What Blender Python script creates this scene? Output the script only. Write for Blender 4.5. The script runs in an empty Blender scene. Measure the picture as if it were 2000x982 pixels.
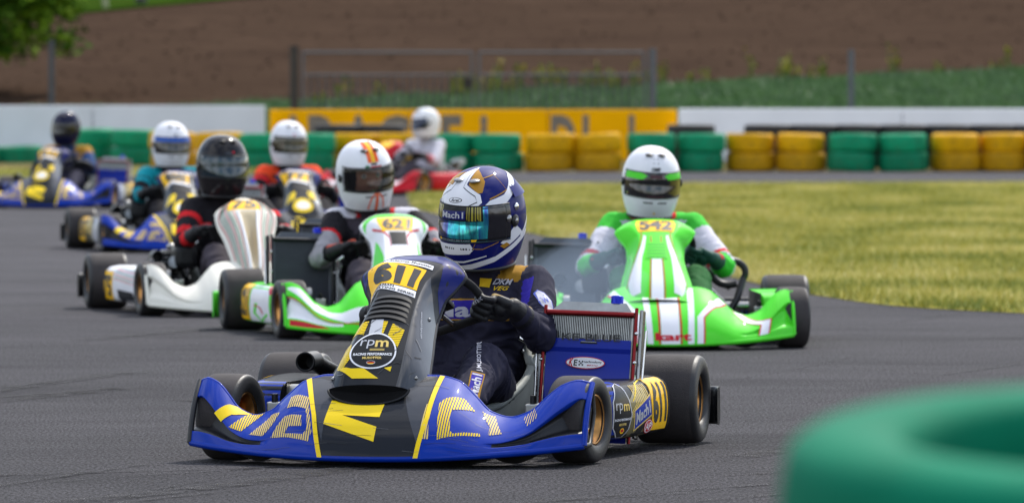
import bpy, bmesh, math, random
import numpy as np
from mathutils import Vector, Matrix, noise
from mathutils.bvhtree import BVHTree
R = math.radians
random.seed(7); rng = np.random.default_rng(5)
scene = bpy.context.scene
col = scene.collection
# ---------------------------------------------------------------- camera, sky, sun, exposure
CAM_H = 1.13
cam_d = bpy.data.cameras.new('camera'); cam = bpy.data.objects.new('camera', cam_d); col.objects.link(cam)
cam.location = (0, 0, CAM_H)
cam.rotation_euler = (math.pi / 2 - (491 - 165) / 12000, 0, 0)
cam_d.sensor_width = 36; cam_d.lens = 216; cam_d.clip_end = 3000; cam_d.clip_start = .3
cam_d.dof.use_dof = True; cam_d.dof.focus_distance = 18.45; cam_d.dof.aperture_fstop = 7.2; cam_d.dof.aperture_blades = 9
scene.camera = cam
SUN = Vector((.30, .60, .80)).normalized()
elev = math.asin(SUN.z); azim = math.atan2(SUN.x, SUN.y)
world = bpy.data.worlds.new('World'); scene.world = world; world.use_nodes = True
wn = world.node_tree.nodes; wl = world.node_tree.links; wn.clear()
wo = wn.new('ShaderNodeOutputWorld'); wb = wn.new('ShaderNodeBackground'); sk = wn.new('ShaderNodeTexSky')
sk.sky_type = 'NISHITA'; sk.sun_disc = False; sk.sun_elevation = elev; sk.sun_rotation = azim; sk.air_density = 1.2; sk.dust_density = 2.0
tc = wn.new('ShaderNodeTexCoord'); nz = wn.new('ShaderNodeTexNoise'); mp = wn.new('ShaderNodeMapping')
mp.inputs['Scale'].default_value = (1, 1, 2.6); nz.inputs['Scale'].default_value = 2.2; nz.inputs['Detail'].default_value = 6
cr = wn.new('ShaderNodeValToRGB'); cr.color_ramp.elements[0].position = .44; cr.color_ramp.elements[1].position = .62
mx = wn.new('ShaderNodeMix'); mx.data_type = 'RGBA'; mx.inputs[7].default_value = (8.0, 8.3, 9.0, 1)
wl.new(tc.outputs['Generated'], mp.inputs[0]); wl.new(mp.outputs[0], nz.inputs['Vector']); wl.new(nz.outputs['Fac'], cr.inputs[0])
wl.new(cr.outputs[0], mx.inputs[0]); wl.new(sk.outputs[0], mx.inputs[6]); wl.new(mx.outputs[2], wb.inputs[0]); wl.new(wb.outputs[0], wo.inputs[0])
wb.inputs[1].default_value = .15
sd = bpy.data.lights.new('sun', 'SUN'); sd.energy = 3.1; sd.angle = R(.6); sd.color = (1, .95, .87)
so = bpy.data.objects.new('sun', sd); col.objects.link(so); so.rotation_euler = SUN.to_track_quat('Z', 'Y').to_euler(); so.location = SUN * 50
scene.view_settings.view_transform = 'Standard'; scene.view_settings.look = 'None'; scene.view_settings.gamma = 1
scene.view_settings.exposure = .5; scene.view_settings.use_curve_mapping = False
cy = scene.cycles; cy.use_denoising = True; cy.max_bounces = 6; cy.diffuse_bounces = 3; cy.glossy_bounces = 3; cy.transmission_bounces = 6
cy.sample_clamp_indirect = 4; cy.caustics_reflective = False; cy.caustics_refractive = False

# ---------------------------------------------------------------- materials
def srgb(c):
    f = lambda v: (v / 12.92 if v <= .04045 else ((v + .055) / 1.055) ** 2.4)
    return tuple(f(v / 255) for v in c)
_M = {}
def mat(name, rgb, rough=.5, metal=0, coat=0, var=.08, vs=12, bump=0, bs=60, spec=.5, sheen=0, coatr=.04):
    if name in _M: return _M[name]
    m = bpy.data.materials.new(name); m.use_nodes = True; n = m.node_tree.nodes; l = m.node_tree.links
    b = n['Principled BSDF']; rgb = srgb(rgb)
    b.inputs['Roughness'].default_value = rough; b.inputs['Metallic'].default_value = metal
    b.inputs['Coat Weight'].default_value = coat; b.inputs['Coat Roughness'].default_value = coatr
    b.inputs['Specular IOR Level'].default_value = spec
    if sheen: b.inputs['Sheen Weight'].default_value = sheen
    t = n.new('ShaderNodeTexCoord'); x = n.new('ShaderNodeTexNoise'); x.inputs['Scale'].default_value = vs; x.inputs['Detail'].default_value = 5
    l.new(t.outputs['Object'], x.inputs['Vector'])
    mr = n.new('ShaderNodeMapRange'); mr.inputs['From Min'].default_value = .25; mr.inputs['From Max'].default_value = .75
    mr.inputs['To Min'].default_value = 1 - var; mr.inputs['To Max'].default_value = 1 + var; l.new(x.outputs['Fac'], mr.inputs['Value'])
    v = n.new('ShaderNodeVectorMath'); v.operation = 'SCALE'; v.inputs[0].default_value = rgb
    l.new(mr.outputs[0], v.inputs['Scale']); l.new(v.outputs[0], b.inputs['Base Color'])
    r2 = n.new('ShaderNodeMapRange'); r2.inputs['To Min'].default_value = max(0, rough - .08); r2.inputs['To Max'].default_value = min(1, rough + .08)
    x3 = n.new('ShaderNodeTexNoise'); x3.inputs['Scale'].default_value = vs * 2.3; x3.inputs['Detail'].default_value = 3
    l.new(t.outputs['Object'], x3.inputs['Vector']); l.new(x3.outputs['Fac'], r2.inputs['Value']); l.new(r2.outputs[0], b.inputs['Roughness'])
    if bump:
        x2 = n.new('ShaderNodeTexNoise'); x2.inputs['Scale'].default_value = bs; x2.inputs['Detail'].default_value = 6
        l.new(t.outputs['Object'], x2.inputs['Vector'])
        bp = n.new('ShaderNodeBump'); bp.inputs['Strength'].default_value = .6; bp.inputs['Distance'].default_value = bump
        l.new(x2.outputs['Fac'], bp.inputs['Height']); l.new(bp.outputs[0], b.inputs['Normal'])
    _M[name] = m
    return m
def paint(name, rgb, **k):
    a = dict(rough=.5, coat=.32, var=.05, vs=7, coatr=.03, spec=.08); a.update(k); return mat(name, rgb, **a)
def cloth(name, rgb, **k):
    a = dict(rough=.85, var=.14, vs=22, bump=.0012, bs=160, sheen=.0, spec=.2); a.update(k); return mat(name, rgb, **a)
def scuffed(m, rgb, lo=.60, hi=.66, scale=(30, 4, 4)):     # scratches and rubber marks on bodywork
    if m.get('scuffed'): return m
    m['scuffed'] = True
    n = m.node_tree.nodes; l = m.node_tree.links; b = n['Principled BSDF']; src = b.inputs['Base Color'].links[0].from_socket
    t = n.new('ShaderNodeTexCoord'); mp = n.new('ShaderNodeMapping'); mp.inputs['Scale'].default_value = scale; mp.inputs['Rotation'].default_value = (.3, .5, .2)
    x = n.new('ShaderNodeTexNoise'); x.inputs['Scale'].default_value = 3; x.inputs['Detail'].default_value = 8; x.inputs['Roughness'].default_value = .7
    c = n.new('ShaderNodeValToRGB'); c.color_ramp.elements[0].position = lo; c.color_ramp.elements[1].position = hi
    mx = n.new('ShaderNodeMix'); mx.data_type = 'RGBA'; mx.inputs[7].default_value = (*srgb(rgb), 1)
    sc = n.new('ShaderNodeMath'); sc.operation = 'MULTIPLY'; sc.inputs[1].default_value = .75
    l.new(t.outputs['Object'], mp.inputs[0]); l.new(mp.outputs[0], x.inputs['Vector']); l.new(x.outputs['Fac'], c.inputs[0])
    l.new(c.outputs[0], sc.inputs[0]); l.new(sc.outputs[0], mx.inputs[0]); l.new(src, mx.inputs[6]); l.new(mx.outputs[2], b.inputs['Base Color'])
    return m
TYRE = mat('tyre_rubber', (34, 34, 36), rough=.50, var=.3, vs=9, bump=.0010, bs=220, spec=.5)
TYREW = mat('tyre_tread_worn', (62, 58, 58), rough=.8, var=.18, vs=14, bump=.002, bs=260, spec=.3)
GOLD = mat('gold_magnesium', (176, 128, 74), rough=.32, metal=1, var=.08)
STEEL = mat('brushed_steel', (150, 150, 150), rough=.28, metal=1, var=.15)
ALU = mat('dull_aluminium', (165, 165, 162), rough=.38, metal=1, var=.15, vs=30)
CHROME = mat('chrome', (215, 215, 215), rough=.08, metal=1, var=.04)
DARK = mat('black_plastic', (18, 18, 20), rough=.45, var=.2)
DARKM = mat('dark_engine_metal', (46, 46, 48), rough=.4, metal=.7, var=.3, vs=30)
GREYFG = mat('grey_fibreglass', (152, 156, 150), rough=.62, var=.15, vs=15, spec=.3)
REDM = mat('red_anodised', (132, 22, 26), rough=.35, metal=.6, var=.1)
BLUEC = mat('blue_anodised', (20, 40, 170), rough=.3, metal=.5, var=.05)
WHITE = paint('white_paint', (232, 232, 236)); BLACK = paint('black_paint', (24, 25, 28)); YEL = paint('yellow_paint', (244, 208, 24))
GLDP = paint('pale_gold_print', (226, 196, 110)); REDP = paint('red_paint', (196, 26, 40)); BLUEP = paint('royal_blue_paint', (0, 48, 154))
NAVYP = paint('navy_paint', (18, 26, 100)); GOLDP = paint('helmet_gold_paint', (176, 128, 42)); GREYP = paint('graphite_paint', (62, 65, 72))
FLANK = paint('flank_graphite_paint', (50, 52, 56), coat=.9, metal=.15, rough=.35, spec=.3, var=.25, vs=9)
CHAR = paint('charcoal_paint', (32, 34, 39)); GREENP = paint('bright_green_paint', (82, 218, 46)); ORANGEP = paint('orange_paint', (246, 104, 46))
DGREEN = paint('dark_green_paint', (22, 110, 60)); CYANP = paint('cyan_paint', (60, 150, 200)); SILV = paint('silver_print', (186, 188, 194), metal=.3)
ORNGY = paint('amber_plate_yellow', (252, 194, 8)); FLAGR = paint('flag_red', (200, 30, 30))

# ---------------------------------------------------------------- mesh helpers
class MB:
    def __init__(s): s.v = []; s.f = []; s.m = []; s.mats = []; s.sm = []
    def mi(s, m):
        if m not in s.mats: s.mats.append(m)
        return s.mats.index(m)
    def add(s, vs, fs, m, smooth=True):
        k = len(s.v); s.v.extend([tuple(v) for v in vs])
        for i, f in enumerate(fs):
            s.f.append(tuple(k + a for a in f)); s.m.append(s.mi(m[i] if isinstance(m, list) else m)); s.sm.append(smooth)
        return s
    def grid(s, fn, us, vs, m, close_u=False, skip=None, smooth=True):
        P = [fn(u, v) for v in vs for u in us]; nu = len(us); F = []; MM = []
        for j in range(len(vs) - 1):
            for i in range(nu if close_u else nu - 1):
                i2 = (i + 1) % nu; uc = (us[i] + us[i2]) / 2 if i2 else us[i] ; vc = (vs[j] + vs[j + 1]) / 2
                if skip and skip(uc, vc): continue
                F.append((j * nu + i, j * nu + i2, (j + 1) * nu + i2, (j + 1) * nu + i)); MM.append(m(uc, vc) if callable(m) else m)
        return s.add(P, F, MM, smooth)
    def box(s, c, d, m, rot=None, bev=.004):
        bm = bmesh.new(); bmesh.ops.create_cube(bm, size=1)
        for v in bm.verts: v.co = Vector((v.co.x * d[0], v.co.y * d[1], v.co.z * d[2]))
        if bev: bmesh.ops.bevel(bm, geom=bm.edges[:], offset=min(bev, min(d) * .4), segments=2, affect='EDGES', profile=.6)
        if rot is not None: bmesh.ops.transform(bm, matrix=rot.to_4x4(), verts=bm.verts)
        bmesh.ops.translate(bm, vec=Vector(c), verts=bm.verts)
        return s.bm(bm, m, False)
    def bm(s, bm, m, smooth=True):
        bm.verts.index_update()
        s.add([v.co[:] for v in bm.verts], [[v.index for v in f.verts] for f in bm.faces], m, smooth); bm.free(); return s
    def tube(s, pts, r, m, n=10, caps=True, closed=False):
        pts = [Vector(p) for p in pts]; k = len(pts); rs = r if isinstance(r, (list, tuple)) else [r] * k
        V = []; F = []; a = None
        for i, p in enumerate(pts):
            if closed: t = (pts[(i + 1) % k] - pts[i - 1]).normalized()
            else: t = (pts[min(i + 1, k - 1)] - pts[max(i - 1, 0)]).normalized()
            if a is None: a = t.orthogonal().normalized()
            a = (a - t * a.dot(t)).normalized(); b = t.cross(a)
            for j in range(n):
                q = 2 * math.pi * j / n; V.append(p + (a * math.cos(q) + b * math.sin(q)) * rs[i])
        for i in range(k if closed else k - 1):
            i2 = (i + 1) % k
            for j in range(n): F.append((i * n + j, i * n + (j + 1) % n, i2 * n + (j + 1) % n, i2 * n + j))
        s.add(V, F, m)
        if caps and not closed:
            s.add(V[:n], [tuple(range(n))[::-1]], m, False); s.add(V[-n:], [tuple(range(n))], m, False)
        return s
    def lathe(s, prof, m, axis='x', n=48, c=(0, 0, 0)):
        V = []; F = []
        for (a, r) in prof:
            for j in range(n):
                q = 2 * math.pi * j / n; y, z = r * math.cos(q), r * math.sin(q)
                V.append((a + c[0], y + c[1], z + c[2]) if axis == 'x' else (y + c[0], a + c[1], z + c[2]) if axis == 'y' else (y + c[0], z + c[1], a + c[2]))
        ms = []
        for i in range(len(prof) - 1):
            for j in range(n):
                F.append((i * n + j, i * n + (j + 1) % n, (i + 1) * n + (j + 1) % n, (i + 1) * n + j)); ms.append(m[i] if isinstance(m, list) else m)
        return s.add(V, F, ms)
    def ball(s, c, r, m, sc=(1, 1, 1), n=16, rot=None):
        bm = bmesh.new(); bmesh.ops.create_uvsphere(bm, u_segments=n, v_segments=n // 2 + 2, radius=r)
        for v in bm.verts: v.co = Vector((v.co.x * sc[0], v.co.y * sc[1], v.co.z * sc[2]))
        if rot is not None: bmesh.ops.transform(bm, matrix=rot.to_4x4(), verts=bm.verts)
        bmesh.ops.translate(bm, vec=Vector(c), verts=bm.verts); return s.bm(bm, m)
    def xf(s, M, k0=0):
        for i in range(k0, len(s.v)): s.v[i] = tuple(M @ Vector(s.v[i]))
        return s
    def build(s, name, parent=None, loc=None, solid=0, sharp=None):
        me = bpy.data.meshes.new(name); me.from_pydata(s.v, [], s.f)
        for m in s.mats: me.materials.append(m)
        me.polygons.foreach_set('material_index', s.m); me.polygons.foreach_set('use_smooth', s.sm); me.update()
        o = bpy.data.objects.new(name, me); col.objects.link(o)
        if parent is not None: o.parent = parent
        if loc: o.location = loc
        if solid:
            md = o.modifiers.new('thick', 'SOLIDIFY'); md.thickness = solid; md.offset = 0
        return o
def tag(o, label=None, cat=None, group=None, kind=None):
    if label: o['label'] = label
    if cat: o['category'] = cat
    if group: o['group'] = group
    if kind: o['kind'] = kind
    return o
def empty(name, loc=(0, 0, 0), rot=(0, 0, 0), parent=None):
    o = bpy.data.objects.new(name, None); o.empty_display_size = .1; col.objects.link(o); o.location = loc; o.rotation_euler = rot
    if parent is not None: o.parent = parent
    return o
def lin(a, b, n): return [a + (b - a) * i / (n - 1) for i in range(n)]

# flat shapes laid on a surface -------------------------------------------------
_T = {}
def text2d(s, bold=.012, shear=0):
    k = (s, bold, shear)
    if k in _T: return _T[k]
    c = bpy.data.curves.new('lettering', 'FONT'); c.body = s; c.offset = bold; c.shear = shear; c.resolution_u = 3; c.fill_mode = 'BOTH'; c.align_x = 'LEFT'
    o = bpy.data.objects.new('lettering', c); me = bpy.data.meshes.new_from_object(o)
    V = [(v.co.x, v.co.y) for v in me.vertices]; F = [tuple(p.vertices) for p in me.polygons]
    bpy.data.objects.remove(o); bpy.data.meshes.remove(me); bpy.data.curves.remove(c)
    if V:
        x0, x1 = min(v[0] for v in V), max(v[0] for v in V); y0, y1 = min(v[1] for v in V), max(v[1] for v in V)
        V = [((x - x0) / (x1 - x0), (y - y0) / max(1e-6, y1 - y0)) for x, y in V]
    _T[k] = (V, F); return _T[k]
def rect2d(): return ([(0, 0), (1, 0), (1, 1), (0, 1)], [(0, 1, 2, 3)])
def disc2d(n=40, r0=0):
    P = [(.5 + .5 * math.cos(2 * math.pi * i / n), .5 + .5 * math.sin(2 * math.pi * i / n)) for i in range(n)]
    if not r0: return (P, [tuple(range(n))])
    Q = [(.5 + (x - .5) * r0, .5 + (y - .5) * r0) for x, y in P]
    return (P + Q, [(i, (i + 1) % n, n + (i + 1) % n, n + i) for i in range(n)])
def quadmap(q):
    (a, b, c, d) = [Vector(p) for p in q]
    return lambda x, y: tuple(a * (1 - x) * (1 - y) + b * x * (1 - y) + c * x * y + d * (1 - x) * y)
def decal(mb, surf, shape, m, out, off=.0012, quad=None, du=.03, dv=.06, hatch=None):
    """shape: (verts2d, faces) in a unit box (with quad) or in surface parameters; out(P) -> outward guide; cut to follow the surface"""
    V, F = shape
    if quad is not None:
        q = quadmap(quad); V = [q(x, y) for x, y in V]
    bm = bmesh.new(); bv = [bm.verts.new((x, y, 0)) for x, y in V]
    for f in F:
        try: bm.faces.new([bv[i] for i in f])
        except ValueError: pass
    if not V: return mb
    bmesh.ops.triangulate(bm, faces=[f for f in bm.faces if len(f.verts) > 4 or hatch or len(f.verts) > 3])
    x0, x1 = min(v[0] for v in V), max(v[0] for v in V); y0, y1 = min(v[1] for v in V), max(v[1] for v in V)
    def cut(ax, c):
        g = bm.verts[:] + bm.edges[:] + bm.faces[:]
        bmesh.ops.bisect_plane(bm, geom=g, dist=1e-7, plane_co=(c, c, 0), plane_no=(1, 0, 0) if ax == 0 else (0, 1, 0))
    for ax, a, b, st in ((0, x0, x1, du), (1, y0, y1, dv)):
        k = math.floor(a / st) + 1
        while k * st < b - 1e-6: cut(ax, k * st); k += 1
    if hatch:
        ax, per, duty = hatch; a, b = (x0, x1) if ax == 0 else (y0, y1); k = math.floor(a / per)
        while k * per < b:
            for c in (k * per, (k + duty) * per):
                if a < c < b: cut(ax, c)
            k += 1
        kill = [f for f in bm.faces if ((f.calc_center_median()[ax] / per) % 1) > duty]
        bmesh.ops.delete(bm, geom=kill, context='FACES')
    e = 1e-3
    for v in bm.verts:
        u, w = v.co.x, v.co.y
        p = Vector(surf(u, w)); n = (Vector(surf(u + e, w)) - Vector(surf(u - e, w))).cross(Vector(surf(u, w + e)) - Vector(surf(u, w - e)))
        if n.length < 1e-12: n = Vector(out(p))
        n.normalize()
        if n.dot(Vector(out(p))) < 0: n = -n
        v.co = p + n * off
    return mb.bm(bm, m)
def poly(pts): return (list(pts), [tuple(range(len(pts)))])
def ribbon(pts, w):
    """polyline with width, in surface parameters"""
    L = []; Rr = []
    for i, p in enumerate(pts):
        a = Vector(pts[max(0, i - 1)]); b = Vector(pts[min(len(pts) - 1, i + 1)]); d = (b - a)
        d = Vector((-d.y, d.x)).normalized() * w / 2; L.append((p[0] + d.x, p[1] + d.y)); Rr.append((p[0] - d.x, p[1] - d.y))
    n = len(pts); return (L + Rr, [(i, i + 1, n + i + 1, n + i) for i in range(n - 1)])
def projector(bvh, origin, right, up, direction, maxd=2):
    """surface function that throws (a, b) metres along right/up onto a mesh"""
    o, r, u, d = map(Vector, (origin, right, up, direction)); r.normalize(); u.normalize(); d.normalize()
    last = [o]
    def f(a, b):
        h = bvh.ray_cast(o + r * a + u * b, d, maxd)
        if h[0] is None: return tuple(last[0])
        last[0] = h[0]; return tuple(h[0])
    return f
def remeshed(mb, voxel, smooth=6, name='body'):
    o = mb.build(name); md = o.modifiers.new('r', 'REMESH'); md.mode = 'VOXEL'; md.voxel_size = voxel
    sm = o.modifiers.new('s', 'SMOOTH'); sm.iterations = smooth; sm.factor = .5
    dg = bpy.context.evaluated_depsgraph_get(); dg.update(); me = bpy.data.meshes.new_from_object(o.evaluated_get(dg))
    V = [v.co.copy() for v in me.vertices]; N = [v.normal.copy() for v in me.vertices]; F = [tuple(p.vertices) for p in me.polygons]
    bpy.data.meshes.remove(me); bpy.data.objects.remove(o); return V, N, F
def smooth_prof(P, k=4):
    out = []
    for i in range(len(P) - 1):
        a, b, c, d = [Vector(P[max(0, min(len(P) - 1, j))]) for j in (i - 1, i, i + 1, i + 2)]
        for s in range(k):
            t = s / k; out.append(tuple(.5 * ((2 * b) + (-a + c) * t + (2 * a - 5 * b + 4 * c - d) * t * t + (-a + 3 * b - 3 * c + d) * t ** 3)))
    return out + [P[-1]]
# ---------------------------------------------------------------- the setting
def node_mat(name):
    m = bpy.data.materials.new(name); m.use_nodes = True; return m, m.node_tree.nodes, m.node_tree.links, m.node_tree.nodes['Principled BSDF']
def asphalt():
    m, n, l, b = node_mat('asphalt'); t = n.new('ShaderNodeTexCoord')
    def N(scale, det=4, sc=(1, 1, 1), rough=.6, rot=0):
        mp = n.new('ShaderNodeMapping'); mp.inputs['Scale'].default_value = sc; mp.inputs['Rotation'].default_value = (0, 0, rot); x = n.new('ShaderNodeTexNoise'); x.inputs['Scale'].default_value = scale; x.inputs['Detail'].default_value = det; x.inputs['Roughness'].default_value = rough
        l.new(t.outputs['Object'], mp.inputs[0]); l.new(mp.outputs[0], x.inputs['Vector']); return x.outputs['Fac']
    def ramp(s, a, b_, c0=(0, 0, 0, 1), c1=(1, 1, 1, 1)):
        r = n.new('ShaderNodeValToRGB'); r.color_ramp.elements[0].position = a; r.color_ramp.elements[1].position = b_; r.color_ramp.elements[0].color = c0; r.color_ramp.elements[1].color = c1; l.new(s, r.inputs[0]); return r.outputs[0]
    def mul(a, b_, f=1):
        x = n.new('ShaderNodeMix'); x.data_type = 'RGBA'; x.blend_type = 'MULTIPLY'; x.inputs[0].default_value = f; l.new(a, x.inputs[6]); l.new(b_, x.inputs[7]); return x.outputs[2]
    base = ramp(N(.9, 6), .3, .7, (*srgb((86, 85, 89)), 1), (*srgb((98, 96, 101)), 1))
    grain = ramp(N(110, 3, (1, .30, 1), rough=.8), .36, .66, (.06, .06, .06, 1), (1.22, 1.22, 1.22, 1)); base = mul(base, grain)
    pat = ramp(N(3.2, 5, (.55, 1, 1)), .35, .65, (.84, .84, .85, 1), (1, 1, 1, 1)); base = mul(base, pat)
    rub = ramp(N(.55, 4, (.35, 1.5, 1), .55, .35), .52, .66, (1, 1, 1, 1), (.74, .74, .75, 1)); base = mul(base, rub)
    lines = ramp(N(1.6, 4, (.16, 1.2, 1), .6, .5), .58, .72, (1, 1, 1, 1), (.76, .76, .77, 1)); base = mul(base, lines)
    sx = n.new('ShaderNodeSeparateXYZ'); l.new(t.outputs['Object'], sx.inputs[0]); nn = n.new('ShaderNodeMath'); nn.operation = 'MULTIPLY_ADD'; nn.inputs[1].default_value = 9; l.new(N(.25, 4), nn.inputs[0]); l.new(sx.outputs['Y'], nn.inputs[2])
    wr = n.new('ShaderNodeMapRange'); wr.inputs['From Min'].default_value = 20; wr.inputs['From Max'].default_value = 44; l.new(nn.outputs[0], wr.inputs['Value']); base = mul(base, ramp(wr.outputs[0], 0, 1, (.66, .66, .66, 1), (1, 1, 1, 1)))   # colour darker at the near end of the track, lighter farther off
    v = n.new('ShaderNodeTexVoronoi'); v.inputs['Scale'].default_value = 170; l.new(t.outputs['Object'], v.inputs['Vector'])
    bp = n.new('ShaderNodeBump'); bp.inputs['Strength'].default_value = .75; bp.inputs['Distance'].default_value = .004; l.new(v.outputs['Distance'], bp.inputs['Height']); l.new(bp.outputs[0], b.inputs['Normal'])
    l.new(base, b.inputs['Base Color']); b.inputs['Roughness'].default_value = .95; b.inputs['Specular IOR Level'].default_value = .12; return m
def soilish(name, c0, c1, sc=(1, 1, 1), s1=2, bump=.05, bs=6, c2=None):
    m, n, l, b = node_mat(name); t = n.new('ShaderNodeTexCoord'); mp = n.new('ShaderNodeMapping'); mp.inputs['Scale'].default_value = sc
    x = n.new('ShaderNodeTexNoise'); x.inputs['Scale'].default_value = s1; x.inputs['Detail'].default_value = 8; x.inputs['Roughness'].default_value = .65
    r = n.new('ShaderNodeValToRGB'); e = r.color_ramp.elements; e[0].position = .3; e[1].position = .7; e[0].color = (*srgb(c0), 1); e[1].color = (*srgb(c1), 1)
    if c2: q = e.new(.5); q.color = (*srgb(c2), 1)
    y = n.new('ShaderNodeTexNoise'); y.inputs['Scale'].default_value = bs; y.inputs['Detail'].default_value = 8; y.inputs['Roughness'].default_value = .75
    l.new(t.outputs['Object'], mp.inputs[0]); l.new(mp.outputs[0], x.inputs['Vector']); l.new(t.outputs['Object'], y.inputs['Vector']); l.new(x.outputs['Fac'], r.inputs[0])
    mx = n.new('ShaderNodeMix'); mx.data_type = 'RGBA'; mx.blend_type = 'MULTIPLY'; mx.inputs[0].default_value = .20; l.new(r.outputs[0], mx.inputs[6])
    r2 = n.new('ShaderNodeValToRGB'); r2.color_ramp.elements[0].position = .3; r2.color_ramp.elements[1].position = .65; r2.color_ramp.elements[0].color = (.35, .35, .35, 1); l.new(y.outputs['Fac'], r2.inputs[0]); l.new(r2.outputs[0], mx.inputs[7])
    bp = n.new('ShaderNodeBump'); bp.inputs['Distance'].default_value = bump; bp.inputs['Strength'].default_value = .8; l.new(y.outputs['Fac'], bp.inputs['Height']); l.new(bp.outputs[0], b.inputs['Normal'])
    l.new(mx.outputs[2], b.inputs['Base Color']); b.inputs['Roughness'].default_value = 1; b.inputs['Specular IOR Level'].default_value = .0; return m
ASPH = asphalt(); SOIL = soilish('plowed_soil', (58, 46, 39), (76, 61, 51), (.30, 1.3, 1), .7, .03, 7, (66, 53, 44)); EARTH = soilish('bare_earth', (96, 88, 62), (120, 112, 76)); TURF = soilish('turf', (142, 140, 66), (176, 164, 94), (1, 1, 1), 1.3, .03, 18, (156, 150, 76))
CROPG = soilish('crop_green', (52, 78, 44), (72, 100, 56), (1, 1, 1), 1.2, .05, 14); MEADOW = soilish('meadow', (38, 60, 16), (58, 78, 26), (1, 1, 1), .6, .05, 9)
def hgt(x, y): return 0 if y < 92 else .055 * (y - 92) * min(1, (y - 92) / 6) if y < 260 else .055 * 168 + .03 * (y - 260)
def sheet(name, pts, z, m, step=None, kind='structure', bump=0):
    bm = bmesh.new(); vs = [bm.verts.new((x, y, 0)) for x, y in pts]; bm.faces.new(vs)
    if step:
        for ax in (0, 1):
            a, b = min(p[ax] for p in pts), max(p[ax] for p in pts); k = math.ceil(a / step)
            while k * step < b:
                no = (1, 0, 0) if ax == 0 else (0, 1, 0); bmesh.ops.bisect_plane(bm, geom=bm.verts[:] + bm.edges[:] + bm.faces[:], dist=1e-6, plane_co=(k * step,) * 3, plane_no=no); k += 1
    bmesh.ops.triangulate(bm, faces=bm.faces[:])
    for v in bm.verts: v.co.z = hgt(v.co.x, v.co.y) + z + (bump * noise.noise(Vector((v.co.x, v.co.y, 0)) * .9) if bump else 0)
    mb = MB().bm(bm, m, True); return tag(mb.build(name), kind=kind)
sheet('ground', [(-400, -60), (400, -60), (400, 600), (-400, 600)], -.012, EARTH, 12)
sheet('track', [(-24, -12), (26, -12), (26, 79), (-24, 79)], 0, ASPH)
def smoothline(P, k=8, closed=False):
    out = []; n = len(P)
    for i in range(n if closed else n - 1):
        g = lambda j: Vector(P[j % n] if closed else P[max(0, min(n - 1, j))]); a, b, c, d = g(i - 1), g(i), g(i + 1), g(i + 2)
        for s in range(k):
            t = s / k; q = .5 * ((2 * b) + (c - a) * t + (2 * a - 5 * b + 4 * c - d) * t * t + (-a + 3 * b - 3 * c + d) * t ** 3); out.append((q.x, q.y))
    return out
infield = smoothline([(-.96, 58), (-.93, 65), (.3, 68.3), (2.6, 68.8), (6, 69.6), (14, 69.8), (24, 68), (24, 45), (14, 25.5), (6, 27.4), (2.53, 30.3), (1.63, 32.9), (1.18, 37.2), (.67, 41.5), (0, 48), (-.70, 54)], 7, True)
sheet('grass_infield', infield, .004, TURF)
strip = [(-24, 70.3), (-5.6, 70.3), (-4.3, 73.2), (-3.4, 76.5), (-3.2, 79), (-24, 79)]
sheet('grass_verge', strip, .004, TURF)
def fedge(x): return 150 + 2.5 * (x + 5) if x < -5 else (150 + 22 * min(1, (x + 5) / 3) if x < 6 else 150 + 22 * max(0, 1 - (x - 6) / 5) - 1)
xs = [-60 + i * 1.0 for i in range(121)]
def band(name, ylo, yhi, z, m, ny=40, bump=0, kind='structure'):
    mb = MB(); P = []; nx = len(xs)
    for j in range(ny):
        for x in xs:
            a, b = ylo(x), yhi(x); y = a + (b - a) * j / (ny - 1); P.append((x, y, hgt(x, y) + z + (bump * noise.noise(Vector((x * .9, y * .9, 3))) if bump and 0 < j < ny - 1 else 0)))
    mb.add(P, [(j * nx + i, j * nx + i + 1, (j + 1) * nx + i + 1, (j + 1) * nx + i) for j in range(ny - 1) for i in range(nx - 1)], m); return tag(mb.build(name), kind=kind)
crop_edge = lambda x: 105.5 + .8 * max(-6, min(14, x)) + 1.2 * noise.noise(Vector((x * .8, 0, 0)))
band('plowed_field', lambda x: 93, lambda x: max(120, min(200, fedge(x))), .16, SOIL, 120, .08)
band('crop_strip', lambda x: 90, crop_edge, .28, CROPG, 14)
band('meadow', lambda x: max(120, min(200, fedge(x))), lambda x: 300, .20, MEADOW, 12)
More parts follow.
